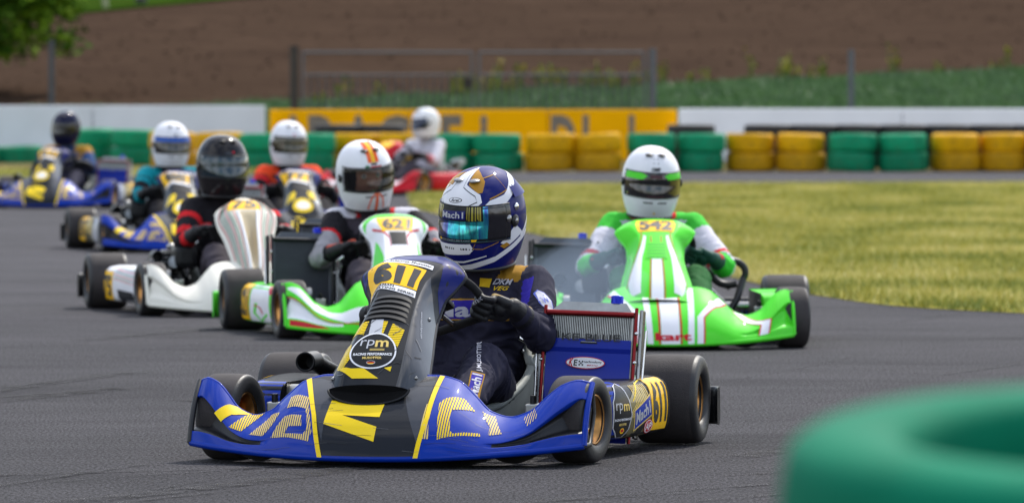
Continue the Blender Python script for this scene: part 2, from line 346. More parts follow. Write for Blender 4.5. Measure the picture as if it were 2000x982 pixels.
# blades of grass: one mesh per lawn
def blades(name, n, inside, box, h, w, mats, zoff=0, label=None, wy=None):
    P = np.empty((0, 2))
    while len(P) < n:
        q = rng.uniform((box[0], box[2]), (box[1], box[3]), (n, 2))
        if wy: q = q[rng.random(len(q)) < wy(q)]
        q = q[inside(q)]; P = np.vstack([P, q])
    P = P[:n]; a = rng.uniform(0, 2 * np.pi, n); H = h * rng.uniform(.45, 1.25, n); W = w * rng.uniform(.6, 1.3, n); l = rng.normal(0, .45, (n, 2)) * H[:, None]
    z = np.array([hgt(x, y) for x, y in P]) + zoff; V = np.empty((n, 3, 3)); dx, dy = np.cos(a) * W, np.sin(a) * W
    V[:, 0] = np.c_[P[:, 0] - dx, P[:, 1] - dy, z]; V[:, 1] = np.c_[P[:, 0] + dx, P[:, 1] + dy, z]; V[:, 2] = np.c_[P[:, 0] + l[:, 0], P[:, 1] + l[:, 1], z + H]
    me = bpy.data.meshes.new(name); me.vertices.add(3 * n); me.vertices.foreach_set('co', V.ravel()); me.loops.add(3 * n); me.loops.foreach_set('vertex_index', np.arange(3 * n, dtype=np.int32)); me.polygons.add(n)
    me.polygons.foreach_set('loop_start', np.arange(0, 3 * n, 3, dtype=np.int32))
    for m in mats: me.materials.append(m)
    f = np.array([noise.noise(Vector((x * 1.1, y * .55, 0))) for x, y in P]) + rng.normal(0, .34, n)
    k = np.clip(((f + .8) / 1.6 * len(mats)).astype(np.int32), 0, len(mats) - 1); me.polygons.foreach_set('material_index', k); me.update(calc_edges=True); me.validate()
    o = bpy.data.objects.new(name, me); col.objects.link(o); tag(o, label, 'grass', kind='stuff'); return o
def inpoly(poly_):
    A = np.array(poly_)
    def f(q):
        c = np.zeros(len(q), bool); j = len(A) - 1
        for i in range(len(A)):
            xi, yi, xj, yj = *A[i], *A[j]; s = ((yi > q[:, 1]) != (yj > q[:, 1])) & (q[:, 0] < (xj - xi) * (q[:, 1] - yi) / (yj - yi + 1e-12) + xi); c ^= s; j = i
        return c
    return f
gmats = [mat('blade_green', (116, 128, 48), rough=.75, var=.2), mat('blade_olive', (154, 152, 64), rough=.75, var=.2), mat('blade_lime', (184, 176, 86), rough=.75, var=.2), mat('blade_straw', (206, 194, 122), rough=.8, var=.2)]
vis = lambda q, k=.11: (np.abs(q[:, 0]) < q[:, 1] * k + .4)
ip = inpoly(infield); blades('mown_grass', 230000, lambda q: ip(q) & vis(q), (-1.5, 8.5, 25, 70), .055, .006, gmats, label='short mown yellow green grass of the infield', wy=lambda q: np.clip((44 / q[:, 1]) ** 1.6, .1, 1))
ip2 = inpoly(strip); blades('verge_grass', 26000, lambda q: ip2(q) & vis(q), (-9, -3, 70, 79), .07, .010, gmats, label='strip of grass in front of the green tyres at the left')
blades('crop_plants', 60000, lambda q: (q[:, 1] < np.array([crop_edge(x) for x in q[:, 0]]) + rng.normal(0, .35, len(q))) & vis(q, .1), (-8, 12, 93, 117), .09, .016, [mat('crop_a', (52, 84, 42)), mat('crop_b', (70, 104, 52)), mat('crop_c', (78, 110, 54))], .26, label='low green crop growing behind the white wall')
def weeds():
    mb = MB(); g = mat('weed_green', (96, 116, 40), rough=.8); yl = mat('rape_flower_yellow', (172, 160, 36), rough=.7); r = random.Random(11)
    for i in range(70):
        x = r.choice((r.uniform(-3.4, 2.4), r.uniform(-2.6, 12))); y = crop_edge(x) + r.uniform(-1.0, .9); z = hgt(x, y) + .22; h = r.uniform(.25, .62)
        if noise.noise(Vector((x * .9, 7, 0))) < -.12: continue
        for k in range(5):
            dx, dy = r.uniform(-.12, .12), r.uniform(-.12, .12); hh = h * r.uniform(.6, 1); mb.add([(x - .012, y, z), (x + .012, y, z), (x + dx, y + dy, z + hh)], [(0, 1, 2)], g, False)
            for q in range(4):
                c = Vector((x + dx * r.uniform(.5, 1.1), y + dy, z + hh * r.uniform(.45, 1))); s = r.uniform(.02, .045); a = Vector((r.uniform(-1, 1), r.uniform(-1, 1), r.uniform(-1, 1))).normalized() * s; b = a.cross(Vector((.3, .5, .8))).normalized() * s
                mb.add([c - a, c - b, c + a, c + b], [(0, 1, 2, 3)], yl if (q > 1 and hh > h * .7) else g, False)
    return tag(mb.build('flowering_weeds'), 'yellow flowering weeds along the edge of the plowed field', 'weeds', kind='stuff')
weeds()
def clods():
    mb = MB(); r = random.Random(4)
    for i in range(2600):
        y = 95 + 60 * r.random() ** 1.3; x = r.uniform(-1, 1) * (y * .09 + 1); 
        if y < crop_edge(x) + .5: continue
        s = r.uniform(.012, .045); z = hgt(x, y) + .16; V = [Vector((a, b, c)) for a in (-1, 1) for b in (-1, 1) for c in (-.6, 1)]
        V = [(x + v.x * s * r.uniform(.5, 1.1), y + v.y * s * r.uniform(.5, 1.1), z + v.z * s * .6 * r.uniform(.5, 1.1)) for v in V]
        mb.add(V, [(0, 2, 6, 4), (1, 5, 7, 3), (0, 4, 5, 1), (2, 3, 7, 6), (0, 1, 3, 2), (4, 6, 7, 5)], SOIL, False)
    return tag(mb.build('soil_clods'), 'loose clods of brown soil on the plowed field', 'soil', kind='stuff')
clods()

def rubber_marks():
    m, n, l, b = node_mat('rubbered_asphalt'); b.inputs['Roughness'].default_value = .8; b.inputs['Specular IOR Level'].default_value = .2; t = n.new('ShaderNodeTexCoord'); x = n.new('ShaderNodeTexNoise'); x.inputs['Scale'].default_value = 9; x.inputs['Detail'].default_value = 8; x.inputs['Roughness'].default_value = .8
    c = n.new('ShaderNodeValToRGB'); c.color_ramp.elements[0].position = .42; c.color_ramp.elements[1].position = .66; c.color_ramp.elements[1].color = (.75, .75, .75, 1); l.new(t.outputs['Object'], x.inputs['Vector']); l.new(x.outputs['Fac'], c.inputs[0]); l.new(c.outputs[0], b.inputs['Alpha']); b.inputs['Base Color'].default_value = (*srgb((44, 43, 45)), 1)
    r = random.Random(8); mb = MB()
    for i in range(60):
        y0 = 15.6 + 26 * r.random() ** 1.5; x0 = r.uniform(-.09, .085) * y0; th = R(r.choice((r.uniform(48, 80), r.uniform(10, 35)))); L = r.uniform(.8, 3.2); w = r.choice((.012, .02, .035, .11)); cv = r.uniform(-.12, .12); P = []
        for k in range(14):
            s = L * k / 13; a = th + cv * s; P.append((x0 - math.sin(a) * s, y0 - math.cos(a) * s))
        V, F = ribbon(P, w); mb.add([(x, y, .004) for x, y in V], F, m, False)
    for cx, cy in ((1.28, 24.55), (1.42, 24.25)):
        P = [(cx + k * .035 + r.uniform(-.02, .02), cy - k * .07 + r.uniform(-.05, .05)) for k in range(7)]; V, F = ribbon(P, .014); mb.add([(x, y, .005) for x, y in V], F, m, False)
    return tag(mb.build('rubber_marks'), 'dark rubber streaks and small cracks on the asphalt', kind='stuff')
rubber_marks()
# walls behind the barrier
CONC = mat('white_concrete', (218, 220, 226), spec=.1, rough=.85, var=.10, vs=1.2, bump=.004, bs=30); CONW = mat('white_concrete_right', (240, 240, 246), spec=.1, rough=.85, var=.08, vs=1.4, bump=.004, bs=30)
AMB = mat('amber_wall_paint', (250, 178, 0), spec=.08, rough=.85, var=.10, vs=1.5, bump=.003, bs=30); LETG = mat('faded_grey_lettering', (122, 112, 100), rough=.8, var=.15)
def wall(x0, x1, y, h, m, label, seam=3.0, slant=0):
    mb = MB(); x = x0
    while x < x1 - .01:
        x2 = min(x1, x + seam); mb.box(((x + x2) / 2, y, h / 2 - .15), (x2 - x - .012, .20, h + .3), m, bev=.015); x = x2
    mb.box(((x0 + x1) / 2, y + .04, h / 2 - .17), (x1 - x0 - .05, .10, h + .2), DARK, bev=0)
    return mb, label
X = lambda px, y: (px - 1000) * y / 12000
mb, l_ = wall(-24, X(518, 88), 88, .825, CONC, '', 3.0); w = mb.build('concrete_wall'); tag(w, 'pale grey painted concrete wall behind the green tyres, standing left of the amber lettered wall', 'wall')
mb, l_ = wall(X(527, 88.4), X(1322, 88.4), 88.4, .765, AMB, '', 2.0)
fl = lambda a, b: (a, 88.298, b); OY = lambda p: (0, -1, 0)
mb2 = mb
for s, x0, x1 in (('A', 545, 600), ('D', 602, 652), ('A', 672, 728), ('C', 738, 800), ('E', 862, 902), ('i', 938, 952), ('D', 1076, 1124), ('I', 1138, 1150), ('I', 1228, 1239)):
    decal(mb2, fl, text2d(s, .05), LETG, OY, .003, quad=[(X(x0, 88.3), .05), (X(x1, 88.3), .05), (X(x1, 88.3), .69), (X(x0, 88.3), .69)], du=9, dv=9)
w = mb2.build('advertising_wall'); tag(w, 'low amber yellow wall painted with big faded grey letters', 'wall')
mb, l_ = wall(X(1325, 88), 24, 88, .78, CONW, '', 3.2); w = mb.build('concrete_wall'); tag(w, 'low bright white concrete wall right of the amber lettered wall', 'wall')

# tyre barrier
def barrier_tyre(m, m2):
    P = smooth_prof([(-.116, .228), (-.122, .27), (-.112, .302), (-.085, .316), (0, .320), (.085, .316), (.112, .302), (.122, .27), (.116, .228), (.08, .215), (-.08, .215), (-.116, .228)], 3)
    mb = MB().lathe(P, m, 'z', 40); return mb
def tmat(n, c): return paint(n, c, rough=.7, coat=.12, var=.22, vs=5, bump=.004, bs=9, coatr=.4)
TG = tmat('green_tyre_paint', (12, 142, 98)); TG2 = tmat('deep_green_tyre_paint', (10, 120, 84)); TY = tmat('amber_tyre_paint', (214, 160, 0)); TY2 = tmat('darker_amber_tyre_paint', (184, 138, 12))  # second tone of each colour is darker, for the lower tyres
for m in (TG, TG2, TY, TY2): scuffed(m, (70, 64, 48), .50, .72, (4, 4, 8))
tm = {}
def place_tyre(x, y, z, m, label, group, sx=1, rz=0):
    if m.name not in tm:
        o = barrier_tyre(m, m).build('tyre'); tm[m.name] = o
    else: o = tm[m.name].copy(); col.objects.link(o)
    o.location = (x, y, z); o.rotation_euler = (rng.normal(0, .015), rng.normal(0, .028), rng.uniform(0, 6)); q = 1 + rng.normal(0, .018); o.scale = (q, q * (1 + rng.normal(0, .02)), 1 + rng.normal(0, .015)); tag(o, label, 'tyre', group); return o
ordn = ['first', 'second', 'third', 'fourth', 'fifth', 'sixth', 'seventh', 'eighth', 'ninth', 'tenth', 'eleventh', 'twelfth', 'thirteenth', 'fourteenth', 'fifteenth', 'sixteenth', 'seventeenth', 'eighteenth', 'nineteenth', 'twentieth']
stacks = [(2052, 'y', 80.3), (1957, 'y', 80.3), (1866, 'y', 80.2), (1764, 'g', 80.0), (1663, 'g', 80.0), (1564, 'y', 80.2), (1466, 'y', 80.3), (1368, 'g', 80.1), (1272, 'g', 80.0), (1167, 'y', 79.9), (1073, 'y', 79.9), (973, 'g', 80.0), (880, 'g', 80.1), (787, 'y', 80.6), (698, 'y', 80.8), (605, 'g', 80.3), (515, 'g', 80.3), (430, 'y', 81.5), (340, 'y', 82.5), (262, 'g', 84.0), (178, 'g', 84.5)]
for i, (px, c, y) in enumerate(stacks[::-1]):
    z0 = .122 if i > 1 else .15; cn = 'green' if c == 'g' else 'amber'; nm = ordn[i] if i < 20 else 'last'
    sx = 1.0
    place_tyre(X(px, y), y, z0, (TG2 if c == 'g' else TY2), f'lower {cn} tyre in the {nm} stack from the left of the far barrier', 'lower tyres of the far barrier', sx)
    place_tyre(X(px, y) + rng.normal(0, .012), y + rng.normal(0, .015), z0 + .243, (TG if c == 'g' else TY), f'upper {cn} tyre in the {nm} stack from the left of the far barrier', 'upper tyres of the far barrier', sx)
for k, px in enumerate((-30, 40)):
    place_tyre(X(px, 87), 87, .13, TG2, ['dull green tyre under the pale wall, cut by the left edge of the photo', 'dull green tyre lying right of the edge tyre under the pale wall'][k], 'single tyres under the pale wall')
TN = paint('near_green_tyre_paint', (0, 112, 82), rough=.8, coat=0, spec=.12, var=.25, vs=5); scuffed(TN, (40, 70, 50), .62, .82, (5, 5, 9))
BT = mat('black_barrier_rubber', (26, 26, 28), rough=.7, var=.2)
for k, px in enumerate((660, 745, 1350, 1500, 1588, 1676, 1764, 1852, 1940, 2020)):
    y = 81.3
    for j in range(3): 
        o = place_tyre(X(px, y), y, .118 + j * .192 * (1.0), BT, f'{["bottom","middle","top"][j]} black tyre in the {ordn[k]} stack from the left behind the barrier', 'black tyres behind the barrier'); o.scale = (1, 1, .8); o.rotation_euler = (0, 0, 0)
# near stack, out of focus in the corner
for j in range(4):
    o = place_tyre(.512, 4.75, .097 + j * .216, TN, ['bottom', 'second from bottom', 'third from bottom', 'topmost'][j] + ' green tyre of the near stack in the corner of the photo', 'green tyres of the near stack'); o.rotation_euler = (R((0, 1.5, 3, 5)[j]), 0, 0); o.location.y -= (0, .004, .016, .03)[j]

# fence posts and gate
WOODP = mat('dark_weathered_wood', (58, 54, 50), rough=.9, var=.25, vs=8, bump=.01, bs=20); GALV = mat('galvanised_steel', (88, 92, 98), rough=.6, metal=.5, var=.12); GALD = mat('dull_galvanised', (70, 72, 76), rough=.65, metal=.4, var=.12)
def post(px, y, top, r, m, name, label, cat, group):
    mb = MB(); mb.tube([(0, 0, -.4), (0, 0, top - hgt(0, y))], [r, r * .95], m, 14); o = mb.build(name, loc=(X(px, y), y, hgt(0, y))); return tag(o, label, cat, group)
post(575, 91, 1.70, .070, WOODP, 'gate_post', 'thick dark wooden post at the left end of the gate', 'post', None)
post(1274, 91, 1.66, .055, GALV, 'gate_post', 'light grey steel post at the right end of the gate', 'post', None)
post(101, 91, 1.78, .045, GALD, 'fence_post', 'thin grey fence post behind the pale wall near the tree', 'post', 'fence posts'); post(1662, 91, 1.64, .045, GALV, 'fence_post', 'thin grey fence post behind the bright white wall', 'post', 'fence posts')
def fence_leaf(x0, x1, label, other):
    y = 91; e = empty('gate_leaf', (X(x0, y), y, 0)); tag(e, label, 'gate', 'leaves of the double gate'); W = X(x1, y) - X(x0, y); zt = 1.60; zm = 1.27; zb = .22
    fr = MB(); fr.tube([(0, 0, zt), (W, 0, zt)], .018, GALV, 10); fr.tube([(0, 0, zm), (W, 0, zm)], .015, GALV, 10); fr.tube([(0, 0, zb), (W, 0, zb)], .026, GALV, 10)
    for x in (0, W): fr.tube([(x, 0, zb), (x, 0, zt)], .022, GALV, 10)
    fr.build('gate_frame', e); bars = MB(); n = 22
    for i in range(1, n): bars.tube([(W * i / n, 0, zb), (W * i / n, 0, zm)], .016, GALD, 8)
    bars.build('gate_bars', e)
    for x in (0, W) if other else (W,):
        if other: continue
        MB().box((W - .05, -.04, 1.15), (.10, .05, .16), DARKM).build('latch', e)
    return e
fence_leaf(592, 922, 'left leaf of the grey barred gate, beside the dark wooden post', False); fence_leaf(936, 1258, 'right leaf of the grey barred gate, beside the light steel post', True)
for px, y, top, r, nm in ((206, 141, .42, .07, 'pale leaning stake nearest the tree at the field edge'), (392, 147, .5, .06, 'pale stake furthest from the tree at the field edge')):
    mb = MB(); mb.tube([(0.05, 0, -.2), (-.12 if px == 206 else 0, 0, 1.6)], [r, r * .8], mat('pale_stake_wood', (150, 152, 120), rough=.9), 10); tag(mb.build('field_stake', loc=(X(px, y), y, hgt(0, y))), nm, 'stake', 'stakes at the field edge')
mb = MB(); mb.tube([(0, 0, .3), (0, 0, 1.7)], .05, mat('sapling_bark', (96, 110, 70), rough=.9), 10); mb.box((0, 0, .16), (.26, .20, .36), DARK, bev=.05); tag(mb.build('field_stake', loc=(X(276, 143), 143, hgt(0, 143))), 'thin green stake with a black box at its foot', 'stake', 'stakes at the field edge')

def tree(x, y, hcr, rad, label):
    e = empty('tree', (x, y, hgt(x, y))); tag(e, label, 'tree'); r = random.Random(21); t = MB(); bark = mat('bark', (86, 74, 60), rough=.95, var=.25, bump=.02, bs=14)
    t.tube([(0, 0, -.2), (.05, .05, 1.2), (-.05, .1, 2.4), (.1, 0, 4.6)], [.26, .20, .16, .05], bark, 14); cl = []
    for i in range(26):
        a = r.uniform(0, 6.28); z0 = r.uniform(1.7, 4.0); ln = rad * r.uniform(.5, 1.0); p0 = Vector((0, .05, z0)); p1 = p0 + Vector((math.cos(a) * ln * .5, math.sin(a) * ln * .5, ln * .30)); p2 = p0 + Vector((math.cos(a) * ln, math.sin(a) * ln, ln * r.uniform(-.15, .45)))
        t.tube([p0, p1, p2], [.05, .03, .01], bark, 6)
        for k in range(8): cl.append(p1.lerp(p2, r.random()) + Vector((r.gauss(0, .35), r.gauss(0, .35), r.gauss(0, .3))))
    for k in range(150): 
        a = r.uniform(0, 6.28); q = rad * math.sqrt(r.random()); cl.append(Vector((math.cos(a) * q, math.sin(a) * q, hcr + (r.random() ** 1.3) * 3.4 * (1 - .4 * q / rad) + .25 * abs(math.sin(a * 3)))))
    t.build('trunk', e); lv = [mat('leaf_dark', (52, 84, 22), rough=.9, var=.2, spec=.03), mat('leaf_mid', (82, 118, 30), rough=.9, var=.2, spec=.03), mat('leaf_light', (116, 146, 36), rough=.8, var=.2, spec=.05)]
    for m in lv: m.node_tree.nodes['Principled BSDF'].inputs['Subsurface Weight'].default_value = 0
    c = MB()
    for p in cl:
        if p.z < hcr: p.z = hcr + r.uniform(0, .4)
        m = r.choice(lv); s = r.uniform(.25, .5)
        for k in range(70):
            d = Vector((r.gauss(0, 1), r.gauss(0, 1), r.gauss(0, .8))).normalized() * s * r.random() ** .4; q = p + d; a = Vector((r.uniform(-1, 1), r.uniform(-1, 1), r.uniform(-.6, .6))).normalized() * .085; b = a.cross(Vector((r.uniform(-1, 1), r.uniform(-1, 1), 1))).normalized() * .05
            c.add([q - a, q - b, q + a, q + b], [(0, 1, 2, 3)], m if r.random() < .7 else r.choice(lv), False)
    c.build('crown', e); return e
tree(X(20, 106) - .95, 106, 1.0, 2.2, 'leafy green tree whose low branches hang over the plowed field')
# ---------------------------------------------------------------- shaped surfaces (metres, kart frame: +x kart's left, +y back, +z up)
def interp(tab, x):
    n = len(tab)
    if x <= tab[0][0]: return tab[0][1]
    if x >= tab[-1][0]: return tab[-1][1]
    i = 0
    while x > tab[i + 1][0]: i += 1
    def sl(k):
        if k == 0: return (tab[1][1] - tab[0][1]) / (tab[1][0] - tab[0][0])
        if k == n - 1: return (tab[-1][1] - tab[-2][1]) / (tab[-1][0] - tab[-2][0])
        a = (tab[k][1] - tab[k - 1][1]) / (tab[k][0] - tab[k - 1][0]); b = (tab[k + 1][1] - tab[k][1]) / (tab[k + 1][0] - tab[k][0])
        return 0 if a * b <= 0 else 2 * a * b / (a + b)
    h = tab[i + 1][0] - tab[i][0]; s = (x - tab[i][0]) / h
    return ((2*s**3 - 3*s*s + 1) * tab[i][1] + (s**3 - 2*s*s + s) * h * sl(i) + (-2*s**3 + 3*s*s) * tab[i + 1][1] + (s**3 - s*s) * h * sl(i + 1))

NZT = [(0, .262), (.17, .262), (.235, .248), (.29, .205), (.345, .158), (.40, .143), (.46, .162), (.505, .205), (.545, .238), (.585, .250), (.615, .240)]
NYT = [(0, -.09), (.2, -.10), (.35, -.16), (.45, -.15), (.55, -.10), (.615, -.06)]
NYF = [(0, -.375), (.15, -.370), (.3, -.340), (.45, -.280), (.55, -.225), (.615, -.180)]
def nose_tr(x):                       # upper rim of the side scoop (0..1 up the profile)
    a = min(1, max(0, (abs(x) - .36) / .235))
    return .25 + .44 * a ** 1.5
def nose_s(x, t):
    X = min(abs(x), .615)
    Xc = min(.615, abs(x + .04 * (1 - X / .615)))
    zt, yt, yf = interp(NZT, Xc), interp(NYT, X), interp(NYF, X)
    zb = .030 + .030 * (X / .6) ** 2
    a, b, c = (1 - t) ** 2, 2 * t * (1 - t), t * t
    y = a * yf + b * (yf + .03) + c * yt
    z = a * zb + b * (zb + .62 * (zt - zb)) + c * zt
    return (x * .98 - .012, y, z)

HC = [(0, -.215, .222), (.18, -.145, .310), (.38, -.035, .405), (.58, .075, .487), (.76, .175, .553), (.88, .250, .592), (1, .335, .607)]
HCY = [(a, b) for a, b, c in HC]; HCZ = [(a, c) for a, b, c in HC]
HW = [(0, .156), (.12, .160), (.30, .146), (.46, .128), (.60, .118), (.70, .122), (.78, .150), (.86, .170), (.95, .160), (1, .130)]
def hood_s(u, v, hw=HW):
    U = abs(u)
    v0 = .05 * U ** 5; v1 = 1 - .13 * U ** 4
    ve = v0 + (v1 - v0) * v
    w = interp(hw, ve); y = interp(HCY, ve); z = interp(HCZ, ve)
    dy = interp(HCY, min(1, ve + .02)) - interp(HCY, max(0, ve - .02)); dz = interp(HCZ, min(1, ve + .02)) - interp(HCZ, max(0, ve - .02))
    L = math.hypot(dy, dz); ny, nz = -dz / L, dy / L
    q = max(0, U - .56) / .44
    ed = interp([(0, .050), (.3, .070), (.6, .075), (.8, .045), (.9, .030), (1, .030)], ve)
    dep = .012 * U * U + ed * q ** 1.25
    sx = U - .06 * q * q
    return ((1 if u > 0 else -1) * w * sx - .052 + .026 * ve, y - ny * dep, z - nz * dep)

def helmet_s(az, e):
    fw = (1 + math.cos(az)) / 2
    if e >= 0:
        a = e * math.pi / 2; k = max(0, math.cos(a)) ** .82; z = .152 * math.sin(a)
    else:
        z = .152 * e; k = 1 - (.17 * fw + .34 * (1 - fw)) * (-e) ** 2.2
    x = .129 * k * math.sin(az); y = -.152 * k * math.cos(az)
    if e < 0: y -= .014 * fw ** 3 * math.sin(math.pi * min(1, -e / .95))
    return (x, y, z)

PODP = [(0, .44, .205), (.10, .50, .215), (.2, .555, .250), (.32, .585, .32), (.5, .607, .45), (.8, .640, .70), (.92, .648, .80), (1, .632, .865)]
PX = [(a, b) for a, b, c in PODP]; PY = [(a, c) for a, b, c in PODP]
PH = [(0, .05, .045), (.10, .010, .058), (.25, .0, .085), (.5, -.004, .130), (.72, .0, .175), (.82, .010, .202), (.90, .030, .217), (1, .070, .224)]
PI_ = [(a, b) for a, b, c in PH]; PZ = [(a, c) for a, b, c in PH]
def pod_s(a, h):
    x, y = interp(PX, a), interp(PY, a)
    dx = interp(PX, min(1, a + .01)) - interp(PX, max(0, a - .01)); dy = interp(PY, min(1, a + .01)) - interp(PY, max(0, a - .01))
    L = math.hypot(dx, dy); nx, ny = dy / L, -dx / L
    i = interp(PI_, h)
    return (x - nx * i, y - ny * i, interp(PZ, h))
def visor_s(az, e):
    p = helmet_s(az, e); return (p[0] * 1.022, p[1] * 1.022, p[2])
DEC = {
 'nose.stripe_a': [(-0.2618, 1.0), (-0.2499, 1.0), (-0.1843, 0.4474), (-0.1483, 0.0279), (-0.1645, 0.0258), (-0.2007, 0.4456)],
 'nose.stripe_b': [(0.1497, 0.9308), (0.1632, 0.9394), (0.1675, 0.4534), (0.148, 0.0426), (0.1339, 0.0434), (0.1521, 0.4492)],
 'nose.flat_a': [(-0.2468, 0.9928), (-0.1623, 0.8821), (-0.1475, 0.6936), (-0.1505, 0.4999), (-0.1544, 0.3606), (-0.1536, 0.1672), (-0.1827, 0.4476)],
 'nose.flat_b': [(0.0658, 0.8748), (0.149, 0.923), (0.1521, 0.4492), (0.1406, 0.1556), (0.1312, 0.2445), (0.1021, 0.4668), (0.0786, 0.6688)],
 'nose.m': [(-0.149, 0.6404), (-0.0745, 0.6315), (-0.1408, 0.861), (-0.1129, 0.8548), (0.0195, 0.5964), (0.0147, 0.4479), (-0.1032, 0.4666), (0.0119, 0.3361), (0.0095, 0.1734), (-0.156, 0.3605)],
 'nose.y_a': [(-0.5351, 0.4904), (-0.4962, 0.875), (-0.4766, 1.0), (-0.4273, 1.0), (-0.453, 0.8913), (-0.4814, 0.7417), (-0.5076, 0.4343)],
 'nose.h_a': [(-0.4796, 0.4527), (-0.4584, 0.688), (-0.4346, 0.9876), (-0.3822, 1.0), (-0.4041, 0.793), (-0.4357, 0.4605)],
 'nose.h_b': [(-0.4047, 0.4115), (-0.3858, 0.549), (-0.3446, 0.7908), (-0.3116, 0.6573), (-0.3261, 0.5056), (-0.3551, 0.3384)],
 'nose.h_c': [(-0.291, 0.8306), (-0.2265, 0.6944), (-0.189, 0.2693), (-0.1962, 0.1612), (-0.3235, 0.2473), (-0.3113, 0.4107), (-0.2905, 0.5206), (-0.2316, 0.4653), (-0.2255, 0.3334), (-0.2697, 0.3464), (-0.276, 0.2607), (-0.2176, 0.2385), (-0.208, 0.2845), (-0.2131, 0.4341), (-0.2258, 0.546), (-0.2903, 0.6473)],
 'nose.h_d': [(0.1501, 0.6118), (0.1619, 0.6029), (0.1763, 0.2017), (0.1467, 0.205)],
 'nose.h_e': [(0.1858, 0.638), (0.1971, 0.7108), (0.2495, 0.8385), (0.2895, 0.7874), (0.2293, 0.6026), (0.2259, 0.5594), (0.2351, 0.3331), (0.2453, 0.3053), (0.3188, 0.4468), (0.324, 0.3882), (0.2023, 0.2002)],
 'nose.h_f': [(0.3042, 0.8869), (0.3445, 0.9302), (0.3822, 0.4973), (0.3447, 0.4343), (0.3429, 0.6339)],
 'nose.h_g': [(0.4328, 0.8471), (0.4595, 1.0), (0.4808, 0.6468), (0.4515, 0.5669)],
 'hood.plate': [(-0.9723, 0.8456), (0.5173, 0.6583), (0.4559, 0.8034), (-0.6918, 0.8455)],
 'hood.namestrip': [(-0.3876, 0.8364), (0.6379, 0.7765), (0.6404, 0.8052), (-0.3626, 0.8717)],
 'hood.series': [(-1, 0.8313), (0.7017, 0.6217), (0.6751, 0.6693), (-0.9155, 0.8158)],
 'hood.disc': [(-0.3975, 0.1296), (0.5687, 0.1336), (0.4237, 0.3391), (-0.7861, 0.3991)],
 'hood.h_a': [(-0.7929, 0.3906), (-0.7684, 0.4345), (-0.4073, 0.4102), (-0.4084, 0.3156)],
 'hood.h_b': [(0.1007, 0.4134), (0.0745, 0.3344), (-0.0326, 0.3405), (-0.1015, 0.4131)],
 'hood.h_c': [(0.2467, 0.3978), (0.5511, 0.3625), (0.4789, 0.2724), (0.2079, 0.3228)],
 'hood.h_d': [(-0.8472, 0.3341), (-0.5355, 0.263), (-0.4247, 0.188), (-0.4806, 0.1333), (-0.6379, 0.1591)],
 'hood.y_a': [(-0.6433, 0.1534), (-0.4027, 0.1357), (-0.1532, 0.1342), (0.2043, 0.0781), (-0.2793, 0.0776)],
 'hood.y_b': [(0.1923, 0.1321), (0.331, 0.1425), (0.3242, 0.1122)],
 'hood.tag': [(-0.2488, 0.3351), (0.0415, 0.3343), (-0.0374, 0.4096), (-0.343, 0.4225)],
 'helmet.white_front': [(-0.7411, 0.1669), (-1.0266, 0.3117), (-0.5392, 0.5125), (-0.4817, 0.7808), (-0.1275, 0.9251), (0.0794, 0.5493), (0.5857, 0.3602), (0.5708, 0.2683), (0.3087, 0.1958), (-0.5063, 0.1556)],
 'helmet.line': [(-0.5554, 0.22), (-1.0141, 0.2783), (-0.4484, 0.4443), (-0.3286, 0.4374), (-0.6028, 0.3082), (-0.4259, 0.2313)],
 'helmet.gold_a': [(-0.9957, 0.357), (-1.1101, 0.5552), (-0.6463, 0.8154), (-0.5606, 0.5195)],
 'helmet.gold_b': [(0.3166, 0.9118), (0.6753, 0.5742), (0.5305, 0.4059), (0.215, 0.5095), (0.1695, 0.6553)],
 'helmet.white_side': [(0.6186, 0.2121), (1.2191, 0.3675), (2.378, 0.5636), (2.3552, 0.5284), (1.3666, 0.331), (1.0858, 0.2412), (0.7629, 0.1793)],
 'helmet.badge': [(-0.3686, 0.2497), (0.1058, 0.2747), (0.0759, 0.3592), (-0.4444, 0.3295)],
 'helmet.chin': [(-0.5972, -0.4528), (0.3426, -0.3698), (0.3251, -0.5895), (-0.6844, -0.7005)],
 'helmet.band': [(-0.2545, -0.9046), (0.2991, -0.8103), (0.9369, -0.6532), (1.6284, -0.3585), (1.7011, -0.4368), (0.8961, -0.7977), (0.2808, -0.9431)],
 'helmet.gold_c': [(1.0352, -0.4874), (1.2076, -0.4363), (1.3208, -0.4985), (1.1487, -0.559)],
 'helmet.slot_a': [(-0.5654, -0.5238), (-0.2492, -0.5006), (-0.26, -0.535), (-0.5966, -0.5622)],
 'helmet.slot_b': [(-0.039, -0.4802), (0.2392, -0.4675), (0.2358, -0.5006), (-0.0453, -0.5138)],
 'visor.mach': [(-0.4805, 0.038), (0.1718, 0.076), (0.1666, 0.1561), (-0.4976, 0.1174)],
 'pod.plate': [(0.9088, 0.0147), (0.9363, 0.1189), (0.9437, 0.7877), (0.8004, 0.8083)],
 'pod.hex': [(0.5489, 0), (0.2898, 0.2486), (0.2907, 0.7182), (0.3846, 0.7751), (0.4597, 0.7268), (0.5138, 0.5049), (0.5215, 0.201), (0.6111, 0)],
 'pod.rpm': [(0.3082, 0.471), (0.4676, 0.4734), (0.4724, 0.6172), (0.3124, 0.6221)],
 'pod.mach': [(0.5422, 0.2641), (0.68, 0.4424), (0.6892, 0.6801), (0.531, 0.5258)],
 'pod.machframe': [(0.5331, 0.1984), (0.6982, 0.4032), (0.6671, 0.7546), (0.5165, 0.5853)],
 'pod.ap': [(0.7144, 0.0494), (0.7368, 0.0908), (0.6877, 0.3881), (0.6171, 0.3701)],
}
